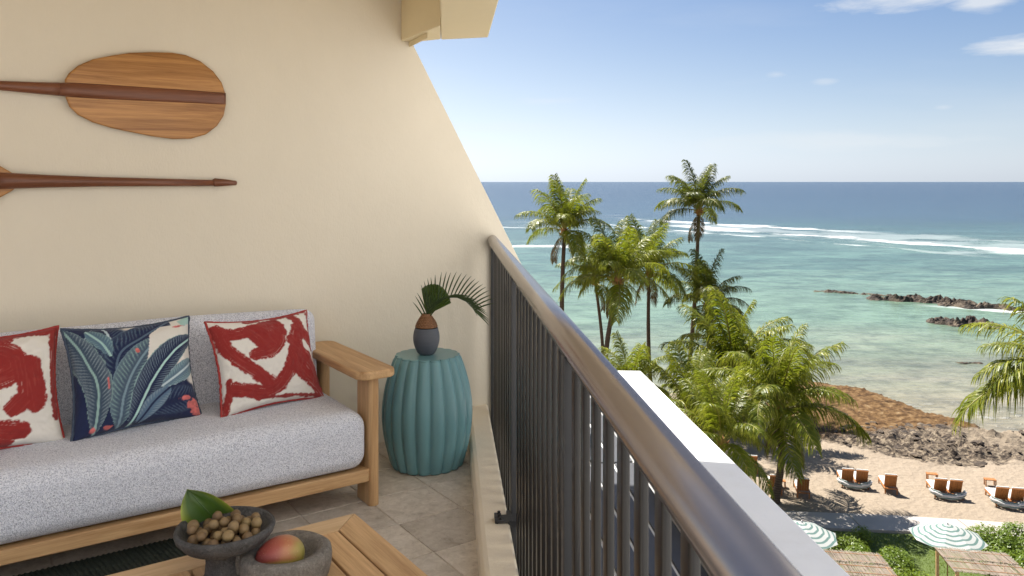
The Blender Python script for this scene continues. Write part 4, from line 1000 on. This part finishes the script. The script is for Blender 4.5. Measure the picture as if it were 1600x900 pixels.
# a library of frond shapes shared by all the palms (unit length 4 m)
LIB = {}
for dk in (0, 1, 2):
    for ci, (el_, dr) in enumerate(((82, 26), (68, 52), (54, 78), (38, 92), (18, 86), (-8, 66), (-38, 42))):
        for sd in (0, 1):
            LIB[dk, ci, sd] = frond_mesh('frond', 4.0, R(el_), R(dr), 100*dk+10*ci+sd, dk, lean=(.7 if sd else -.5))
GROUP_P = 'coconut palms by the shore'
def palm(label, base, top, size, seed, counts, dark=0, bend=.6, trunk_r=.20, trunk=True, azs=None, spin=0.):
    """counts: fronds per elevation class, upright to hanging"""
    r = random.Random(seed); b = Vector(base); tp = Vector(top)
    root = thing('palm_tree', label, 'palm tree', tuple(b), 0, GROUP_P)
    H_ = tp-b; n = 14; pts = []
    bd = Vector((r.uniform(-1, 1), r.uniform(-1, 1), 0)).normalized()*bend
    for i in range(n+1):
        f = i/n; pts.append(H_*f+bd*math.sin(math.pi*f)*(1-f*.3))
    mb = MB(); mb.smooth = True; k = size/4.
    mb.tube(pts, [trunk_r*(1.45-.45*min(1, f*5))*(1-.35*f)*(1+.05*(i % 2)) for i, f in ((i, i/n) for i in range(n+1))], 10); mb.build('trunk', M_TRUNK, root)
    mb = MB(); mb.smooth = True
    mb.tube([H_+Vector((0, 0, z)) for z in (-.35*k, -.1*k, .15*k, .45*k)], [trunk_r*.75, trunk_r*1.35, trunk_r*1.2, trunk_r*.3], 10)
    for j in range(7):      # old leaf bases
        a = j*2.4; mb.tube([H_+Vector((math.cos(a)*.1, math.sin(a)*.1, -.2)), H_+Vector((math.cos(a)*.45*k, math.sin(a)*.45*k, -.05+.25*(j % 2)))], [.07, .025], 5)
    mb.build('crown_base', M_FIBRE, root)
    for j in range(r.randint(3, 6)):
        a = r.uniform(0, 6.28); mb = MB(); mb.smooth = True; c = H_+Vector((math.cos(a)*.28*k, math.sin(a)*.28*k, -.18*k))
        mb.lathe([(.02, -.13), (.09, -.08), (.115, 0), (.09, .08), (.03, .12)], 10, c); mb.build('coconut', M_COCO, root)
    a0 = r.uniform(0, 6.28)+spin; q = 0
    for ci, cnt in enumerate(counts):
        for j in range(cnt):
            az = a0+q*2.39996+r.uniform(-.25, .25); q += 1
            o = link('frond', LIB[dark, ci, r.randint(0, 1)], root, tuple(H_+Vector((math.cos(az)*.06, math.sin(az)*.06, .05*k+.1*(3-ci)*k*.5)))); s_ = k*r.uniform(.88, 1.1)
            o.scale = (s_, s_*r.uniform(.9, 1.05), s_); o.rotation_euler = (0, r.uniform(-.10, .10), az)
    for j in range(2 if size > 3.5 else 1):           # dead fronds hanging against the trunk
        az = r.uniform(0, 6.28); o = link('dead_frond', LIB[2, 6, j], root, tuple(H_+Vector((0, 0, -.1)))); o.scale = (k*.62,)*3; o.rotation_euler = (0, r.uniform(.1, .4), az)
    for az, ci, s_ in (azs or ()):
        o = link('frond', LIB[dark, ci, 0], root, tuple(H_)); o.scale = (k*s_,)*3; o.rotation_euler = (0, 0, R(az))
    return root
F_ = 1244.4
def pw(px, py, Y): return ((px-800)/F_*Y, Y, CAMZ-(py-284)/F_*Y)
def palm_at(label, top, Y, foot, size, seed, counts, **kw):
    t_ = pw(*top, Y); fx = (foot-800)/F_*Y
    return palm(label, (fx, Y, groundz(fx, Y)-.3), t_, size, seed, counts, **kw)
palm_at('tall palm standing leftmost, next to the slanted wall edge', (882, 362), 55, 892, 3.6, 1, (3, 4, 5, 3, 2, 1, 0))
palm_at('slim palm half hidden at the left of the bushy one', (930, 440), 57, 940, 3.3, 2, (2, 3, 3, 3, 2, 1, 0), trunk_r=.15)
palm_at('bushy palm with a leaning trunk in the middle of the clump', (966, 438), 52, 950, 3.9, 3, (3, 4, 5, 4, 3, 1, 0))
palm_at('palm with ragged twin-tiered crown, right of the bushy one', (1014, 426), 58, 1022, 4.0, 4, (3, 4, 4, 3, 2, 2, 0), trunk_r=.17)
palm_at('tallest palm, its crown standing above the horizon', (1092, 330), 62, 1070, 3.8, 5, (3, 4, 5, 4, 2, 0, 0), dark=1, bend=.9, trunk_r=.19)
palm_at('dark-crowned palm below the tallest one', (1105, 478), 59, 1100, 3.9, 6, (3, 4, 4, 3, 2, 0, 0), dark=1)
palm_at('low palm with upright fronds peeking over the parapet end', (985, 612), 43, 985, 2.9, 7, (3, 4, 3, 2, 1, 0, 0))
palm_at('broad palm with a tall central spear behind the nearest one', (1145, 590), 51.5, 1140, 5.5, 8, (4, 4, 4, 3, 2, 0, 0))
palm_at('yellowish palm left of the broad one, low over the parapet', (1085, 656), 42, 1090, 3.8, 9, (3, 4, 3, 3, 2, 0, 0))
palm_at('nearest full palm, its trunk foot bare on the sand', (1218, 640), 40.8, 1208, 4.4, 10, (3, 4, 5, 4, 4, 2, 0), bend=.3, trunk_r=.20, azs=((-8, 4, 1.05),))
palm_at('palm with drooping fronds low beside the parapet edge', (1128, 692), 37.5, 1128, 3.3, 11, (3, 3, 3, 3, 3, 1, 0))
palm_at('palm reaching in from the right picture edge', (1688, 606), 33, 1690, 4.6, 12, (2, 3, 3, 3, 2, 1, 0), azs=((184, 4, 1.25), (170, 4, 1.0), (176, 2, .95), (192, 3, 1.0)))

# ================================================================== BEACH THINGS
M_WICK = m_wood('orange_teak', (.26, .095, .026), (.46, .19, .06), axis=2)
M_CUSH = m_plain('white_canvas', (.58, .57, .55), .9, .05, 3, .2)
def m_stripe(name, radial):
    m, t, b = mat(name); v = objc(t); sp = t.node('ShaderNodeSeparateXYZ', {0: v})
    if radial:   # octagonal rings
        a = t.math('ARCTAN2', sp.outputs[1], sp.outputs[0]); k = t.math('SUBTRACT', t.math('PINGPONG', t.math('ADD', a, R(360)), R(22.5)), 0.)
        r = t.math('MULTIPLY', t.math('SQRT', t.math('ADD', t.math('MULTIPLY', sp.outputs[0], sp.outputs[0]), t.math('MULTIPLY', sp.outputs[1], sp.outputs[1]))), 1.)
        s_ = t.math('FRACT', t.math('MULTIPLY', r, 4.6))
    else: s_ = t.math('FRACT', t.math('MULTIPLY', t.math('ADD', sp.outputs[2], t.math('MULTIPLY', sp.outputs[1], .6)), 9.))
    col = t.mix(t.math('GREATER_THAN', s_, .62 if radial else .55), (.50, .51, .49), (.15, .235, .215))
    setb(t, b, color=col, rough=.85, spec=.15); tr = t.node('ShaderNodeBsdfTranslucent', {'Color': col})
    mx = t.node('ShaderNodeMixShader', {0: .25, 1: b.outputs[0], 2: tr.outputs[0]}); t.l.new(mx.outputs[0], t.n['Material Output'].inputs[0]); return m
M_STRIPE = m_stripe('striped_canvas', False); M_STRIPR = m_stripe('striped_umbrella', True)
# lounger: head end towards -y (the camera), back raised
def lounger_parts(root, x):
    bt = Vector((0, .28, .84)); ba = Vector((0, .62, .34))
    mb = MB()
    for sx in (-.30, .30): mb.box((x+sx-.03, .35, .26), (x+sx+.03, 2.0, .32))
    mb.box((x-.3, .35, .27), (x+.3, .41, .32)); mb.box((x-.3, 1.94, .27), (x+.3, 2.0, .32)); mb.build('frame', M_WICK, root)
    for sx in (-.29, .29):
        for y in (.40, 1.9): m_ = MB(); m_.box((x+sx-.03, y-.03, 0), (x+sx+.03, y+.03, .27)); m_.build('leg', M_WICK, root)
    rot = Matrix.Translation((x, .66, .33)) @ Matrix.Rotation(R(-28), 4, 'X')
    # raised back: a panel of upright slats (local z along the back)
    for i in range(5):
        m_ = MB(); x0 = -.30+i*.12; m_.box((x0+.004, -.03, 0), (x0+.116, .0, .74), rot @ Matrix.Rotation(R(50), 4, 'X')); m_.build('back_slat', M_WICK, root)
    m_ = MB(); m_.box((-.315, -.045, .69), (.315, -.03, .74), rot @ Matrix.Rotation(R(50), 4, 'X')); m_.build('back_rail', M_WICK, root)
    m_ = MB(); m_.box((-.30, .002, .02), (.30, .075, .77), rot @ Matrix.Rotation(R(50), 4, 'X')); m_.build('back_cushion', M_CUSH, root, bevel=.03, seg=3)
    m_ = MB(); m_.box((x-.30, .70, .325), (x+.30, 1.98, .41)); m_.build('seat_cushion', M_CUSH, root, bevel=.03, seg=3)
LRZ = R(-13)
def gz(x, y): return groundz(x, y)
def single(label, x, y, rz=LRZ):
    o = thing('sun_lounger', label, 'sun lounger', (x, y-.6, gz(x, y)), rz, 'wooden loungers on the sand'); lounger_parts(o, 0); return o
def daybed(label, x, y, rz=LRZ):
    o = thing('double_daybed', label, 'daybed', (x, y-.6, gz(x, y)), rz, 'double daybeds with folded striped hoods'); lounger_parts(o, -.36); lounger_parts(o, .36)
    # striped hood folded down behind the backs: a sagging half-ring of cloth
    for k, (rad, zz, tk) in enumerate(((.80, .30, .07), (.86, .22, .08), (.84, .14, .07))):
        mb = MB(); mb.smooth = True; pts = []
        for i in range(15):
            a = R(180+180*i/14); pts.append((math.cos(a)*rad, .62+math.sin(a)*.46-.03*k, zz+.16*abs(math.cos(a))**2+.02*math.sin(i*2.1+k)))
        mb.tube(pts, [tk*(.5+.5*math.sin(math.pi*min(1, .1+.8*i/14))) for i in range(15)], 8, flat=.75); mb.build('folded_hood', M_STRIPE if k != 1 else M_CUSH, o)
    return o
def side_table(label, x, y, rz=LRZ):
    o = thing('side_table', label, 'side table', (x, y, gz(x, y)), rz, 'small wooden tables between loungers')
    for i in range(4): mb = MB(); mb.box((-.28+i*.14, -.17, .32), (-.28+i*.14+.13, .17, .36)); mb.build('top_slat', M_WICK, o)
    for sx in (-.24, .24):
        for sy in (-.13, .13): mb = MB(); mb.box((sx-.025, sy-.025, 0), (sx+.025, sy+.025, .32)); mb.build('leg', M_WICK, o)
single('sun lounger farthest left, just over the parapet edge', 13.4, 45.0)
single('sun lounger directly behind the bare palm trunk', 13.75, 42.0)
single('sun lounger just right of the bare palm trunk', 15.05, 41.6)
daybed('leftmost double daybed, partly behind a hanging palm frond', 18.35, 43.0)
single('sun lounger just right of the hanging frond tip', 19.9, 42.2)
daybed('double daybed in the middle of the open sand', 22.5, 41.4)
daybed('double daybed cut by the right picture edge', 24.95, 40.2)
side_table('small wooden table between the two loungers at the palm trunk', 14.45, 42.9)
side_table('small wooden table beyond the middle daybed', 23.1, 43.8)
side_table('small wooden table beyond the rightmost daybed', 25.75, 42.9)

def umbrella(label, x, y, r, h, rz):
    z = SAND; o = thing('beach_umbrella', label, 'umbrella', (x, y, z), rz, 'green striped umbrellas')
    mb = MB(); mb.smooth = True; mb.tube([(0, 0, 0), (0, 0, h)], .025, 10); mb.build('pole', M_TEAKZ, o)
    mb = MB(); mb.lathe([(.28, 0), (.28, .06), (.05, .09)], 16); mb.build('foot', M_BASALT, o)
    for k in range(8):
        a0, a1 = 2*math.pi*k/8, 2*math.pi*(k+1)/8; mb = MB(); vs = []; n = 6; fs = []
        for i in range(n+1):
            f = .02+.98*i/n; zz = h+.02-(.50*f**1.15)*r/1.4
            for a in (a0, (a0+a1)/2, a1):
                s_ = f*r*(math.cos(math.pi/8) if a not in (a0, a1) else 1)*(.995 if a not in (a0, a1) else 1)
                vs.append((math.cos(a)*s_, math.sin(a)*s_, zz-(.035*f if a not in (a0, a1) else 0)))
        for i in range(n):
            for j in range(2): fs.append((i*3+j, (i+1)*3+j, (i+1)*3+j+1, i*3+j+1))
        mb.add(vs, fs); mb.build('canopy_panel', M_STRIPR, o)
        mb = MB(); mb.tube([(0, 0, h), (math.cos(a0)*r*.98, math.sin(a0)*r*.98, h-.02-.49*r/1.4)], .012, 5); mb.build('rib', M_TEAK, o)
    mb = MB(); mb.smooth = True; mb.lathe([(.03, h), (.04, h+.05), (.01, h+.11)], 8); mb.build('finial', M_CUSH, o)
umbrella('striped umbrella standing whole beside the thatched roof on the right', 17.55, 32.1, 1.42, 2.6, R(12))
umbrella('striped umbrella half hidden by the parapet', 11.75, 32.3, 1.42, 2.6, R(5))

def m_reed():
    m, t, b = mat('weathered_reed'); v = posc(t); n = t.noise(t.mapv(v, (22, 3, 3)), 1, 4); n2 = t.noise(v, 2, 4)
    setb(t, b, color=t.mix(t.math('ADD', t.math('MULTIPLY', n, .7), t.math('MULTIPLY', n2, .3)), (.07, .055, .045), (.34, .28, .225)), rough=.95, spec=.1); return m
M_REED = m_reed()
def cabana(label, x, y, w, d, rz, h=2.3):
    o = thing('reed_cabana', label, 'cabana', (x, y, SAND), rz, 'reed-roofed cabanas in the garden'); r = random.Random(int(x*10))
    zf = lambda yy: h+.22+yy/d*-.30           # roof falls gently towards the sea
    for sx in (-w/2+.1, w/2-.1):
        for sy in (-d+.1, -.1): mb = MB(); mb.box((sx-.05, sy-.05, 0), (sx+.05, sy+.05, zf(sy+d)-.12)); mb.build('post', M_TEAKZ, o)
        mb = MB(); mb.add([(sx-.04, -d, zf(0)-.13), (sx+.04, -d, zf(0)-.13), (sx+.04, 0, zf(d)-.13), (sx-.04, 0, zf(d)-.13), (sx-.04, -d, zf(0)-.03), (sx+.04, -d, zf(0)-.03), (sx+.04, 0, zf(d)-.03), (sx-.04, 0, zf(d)-.03)],
                 [(0, 3, 2, 1), (4, 5, 6, 7), (0, 1, 5, 4), (1, 2, 6, 5), (2, 3, 7, 6), (3, 0, 4, 7)]); mb.build('roof_beam', M_TEAKY, o)
    mb = MB()
    n = int(w/.022)
    for i in range(n):
        for (ya, yb) in ((-d-.05, -d*.48), (-d*.5, .02)):
            xx = -w/2+i*.022+r.uniform(-.006, .006); rad = r.uniform(.009, .014); e = r.uniform(-.06, .06); l0 = r.uniform(-.012, .012)
            mb.tube([(xx, ya+e, zf(ya+d)+.0+l0+(.03 if ya > -d*.6 else 0)), (xx+r.uniform(-.02, .02), yb+e, zf(yb+d)+l0)], rad, 4)
    tag(mb.build('reed_thatch', M_REED, o), kind='stuff')
    for f in (.12, .42, .62, .9):
        mb = MB(); mb.box((-w/2, -d*f-.008, zf(d-d*f)+.018), (w/2, -d*f+.008, zf(d-d*f)+.03)); mb.build('tie_cord', M_WICK, o)
    mb = MB(); mb.box((-w/2+.2, -d+.3, .3), (w/2-.2, -.5, .5)); mb.build('mattress', M_CUSH, o, bevel=.05, seg=3)
    mb = MB(); mb.box((-w/2+.12, -d+.2, .08), (w/2-.12, -.4, .3)); mb.build('bed_frame', M_TEAK, o)
    return o
cabana('reed-roofed cabana in front of the whole striped umbrella', 17.65, 30.7, 2.55, 2.6, R(-13))
cabana('reed-roofed cabana whose left side the parapet hides', 12.95, 30.6, 2.2, 2.6, R(-10))

# garden: lawn patch, hedges of glossy leaves
M_HEDGE = m_leaf('hedge_leaf', (.085, .14, .010), (.20, .26, .02), (.25, .30, .05), .35, rough=.4, scale=1.2)
M_LAWN = m_plain('lawn', (.075, .105, .022), .95, .3, 3, .5)
M_STEM = m_plain('hedge_stem', (.10, .07, .045), .9)
mb = MB(); mb.prism([(8, 24), (30, 24), (30, pathc(26)-1.2), (24, pathc(24)-1.25), (20, pathc(20)-1.25), (14, pathc(14)-1.25), (8, pathc(8)-1.25)], SAND-.1, SAND+.10)
lawn = tag(mb.build('lawn', M_LAWN), kind='structure')
mb = MB(); r = random.Random(3)
for i in range(9000):
    x, y = r.uniform(13.5, 21), r.uniform(33, 37.2)
    if y > pathc(x)-1.3: continue
    a = r.uniform(0, 6.28); hh = r.uniform(.04, .09); mb.add([(x, y, SAND+.10), (x+.02*math.cos(a), y+.02*math.sin(a), SAND+.10), (x+r.uniform(-.03, .03), y+r.uniform(-.03, .03), SAND+.1+hh)], [(0, 1, 2)])
tag(mb.build('grass', M_HEDGE), 'short grass of the garden strip behind the walkway', 'grass', kind='stuff')
M_PAVE = m_plain('garden_stone', (.33, .29, .25), .9, .2, 3, .3)
for i, (x, y) in enumerate(((15.9, 34.6), (16.3, 34.0), (16.1, 33.3), (16.5, 32.7))):
    mb = MB(); k = 8; rr = [r.uniform(.22, .34) for _ in range(k)]; mb.prism([(math.cos(6.283*j/k)*rr[j]*1.3, math.sin(6.283*j/k)*rr[j]) for j in range(k)], 0, .05)
    mb.build('stepping_stone', M_PAVE, lawn, bevel=.01).location = (x, y, SAND+.10)
def hedge(label, c, rad, nleaf, seed, ls=.10):
    r = random.Random(seed); o = thing('hedge_shrub', label, 'shrub', (c[0], c[1], SAND+.1), 0, 'leafy shrubs of the garden strip')
    lobes = [(Vector((r.uniform(-.65, .65)*rad[0], r.uniform(-.65, .65)*rad[1], rad[2]*r.uniform(.35, .62))), r.uniform(.35, .55)) for _ in range(16)]
    mb = MB()
    for i in range(nleaf):
        lc, lr = lobes[r.randrange(len(lobes))]; d_ = Vector((r.gauss(0, 1), r.gauss(0, 1), r.gauss(.35, 1))).normalized()
        q = r.uniform(.72, 1.05)**.7; p = lc+Vector((d_.x*lr*min(rad[0], 1.4), d_.y*lr*min(rad[1], 1.4), d_.z*lr*rad[2]*.9))*q
        if p.z < .03: continue
        n_ = (d_+Vector((r.uniform(-.6, .6), r.uniform(-.6, .6), r.uniform(0, .9)))).normalized(); a = n_.cross(Vector((r.uniform(-1, 1), r.uniform(-1, 1), r.uniform(-1, 1)))).normalized(); b_ = n_.cross(a)
        s_ = ls*r.uniform(.6, 1.25); mb.add([p-a*s_*.5, p+b_*s_*.38+n_*s_*.1, p+a*s_*.6, p-b_*s_*.38+n_*s_*.1], [(0, 1, 2, 3)])
    mb.build('foliage', M_HEDGE, o)
    mb = MB()
    for lc, lr in lobes: mb.tube([(lc.x*.3, lc.y*.3, 0), lc*.6, lc], [.03, .022, .01], 5)
    mb.build('stem', M_STEM, o); return o
hedge('leafy shrub spreading right of the left reed roof', (14.9, 31.7), (1.6, 2.0, 1.5), 9000, 1)
hedge('low shrub close to the rim of the half-hidden umbrella', (14.3, 34.9), (1.1, .75, .8), 2600, 2, .08)
hedge('dull little bush at the walkway edge, right of the half-hidden umbrella', (15.7, 35.9), (.6, .5, .7), 1000, 3, .07)
hedge('bright shrub right of the whole umbrella, top right one', (21.0, 34.2), (1.9, 1.6, 1.5), 8000, 4)
hedge('shrub at the right picture edge below the bright one', (20.4, 31.6), (1.4, 1.6, 1.4), 6000, 5)
hedge('shrub between the two reed roofs at the picture bottom', (15.1, 29.6), (1.3, 1.3, 1.6), 5500, 6)

# ================================================================== ROCKS IN THE LAGOON
def m_reef():
    m, t, b = mat('reef_rock'); v = posc(t); n = t.noise(v, .8, 6, .7); n2 = t.noise(v, 4, 4)
    c = t.ramp(t.math('ADD', t.math('MULTIPLY', n, .7), t.math('MULTIPLY', n2, .3)), [(.34, (.016, .012, .01)), (.47, (.05, .035, .024)), (.6, (.13, .095, .06)), (.75, (.25, .20, .14))])
    setb(t, b, color=c, rough=.9, normal=t.bump(n2, .8, .2)); return m
M_REEF = m_reef()
def reef(label, c, L, wd, h, rz, seed):
    n, k = 46, 14; vs = []; 
    for j in range(k+1):
        for i in range(n+1):
            u, v = i/n*2-1, j/k*2-1; e = max(0, 1-abs(u)**2.5)*max(0, 1-v*v)
            nz = mnoise.noise(Vector((u*L*.35, v*wd*.7, seed)))+.6*mnoise.noise(Vector((u*L*1.1, v*wd*1.8, seed+5)))
            z = (h*(e**.5)*(.6+.9*nz)-.22); yy = v*wd/2*(1+.5*mnoise.noise(Vector((u*4, seed, 0))))+wd*.4*mnoise.noise(Vector((u*2.2, seed+9, 0)))
            vs.append((u*L/2, yy, z))
    fs = [(j*(n+1)+i, j*(n+1)+i+1, (j+1)*(n+1)+i+1, (j+1)*(n+1)+i) for j in range(k) for i in range(n)]
    mb = MB(); mb.add(vs, fs); o = mb.build('reef_rock', M_REEF); o.location = (c[0], c[1], SEA); o.rotation_euler = (0, 0, rz)
    tag(o, label, 'rock', 'reef rocks in the lagoon')
reef('thin rock line in the water, farthest out to the left', (53.0, 123), 14, 2.2, .55, R(-28), 1)
reef('long dark reef rock right of the thin rock line', (59, 115), 15, 3.6, 1.15, R(-22), 2)
reef('reef rock end with pale top, right of the long one', (64.5, 109.5), 11, 3.4, .95, R(-25), 3)
reef('chunky dark rock nearest in the lagoon', (54.8, 96.5), 8.5, 4.0, 1.1, R(-32), 4)
reef('flat low rock showing beside the right palm fronds', (43.5, 76), 3.5, 1.0, .4, R(-10), 6)

# loose boulders on the rocky shore
M_BOULD = m_reef(); M_BOULD.name = 'lava_boulder'
def bould_mesh(seed):
    bm = bmesh.new(); bmesh.ops.create_icosphere(bm, subdivisions=2, radius=1)
    for v in bm.verts:
        v.co *= 1+.45*mnoise.noise(v.co*1.1+Vector((seed*7, 0, 0)))+.2*mnoise.noise(v.co*2.6+Vector((0, seed, 3))); v.co.z *= .42
    me = bpy.data.meshes.new('boulder'); bm.to_mesh(me); bm.free(); me.materials.append(M_BOULD); return me
bms = [bould_mesh(i) for i in range(6)]; r = random.Random(21); done = 0; tries = 0
mbr = MB()
while done < 170 and tries < 9000:
    tries += 1; x, y = r.uniform(20, 44), r.uniform(44.5, 55)
    k = rockness(x, y)
    if k < .25 or k*r.random() < .1 or y > shoreY(x)+1: continue
    px = 800+x/y*F_
    if px > 1625: continue
    s_ = r.choice((.08, .10, .13, .17, .26))*r.uniform(.8, 1.2); z = groundz(x, y); done += 1
    me = bms[r.randrange(6)]; m_ = Matrix.Translation((x, y, max(z, SEA)+.05*s_)) @ Matrix.Rotation(r.uniform(0, 6), 4, 'Z') @ Matrix.Diagonal((s_*1.4, s_, s_, 1))
    mbr.add([m_ @ v.co for v in me.vertices], [tuple(p.vertices) for p in me.polygons])
tag(mbr.build('shore_rubble', M_BOULD), 'dark lava rubble scattered along the shore between sand and water', 'rocks', kind='stuff')
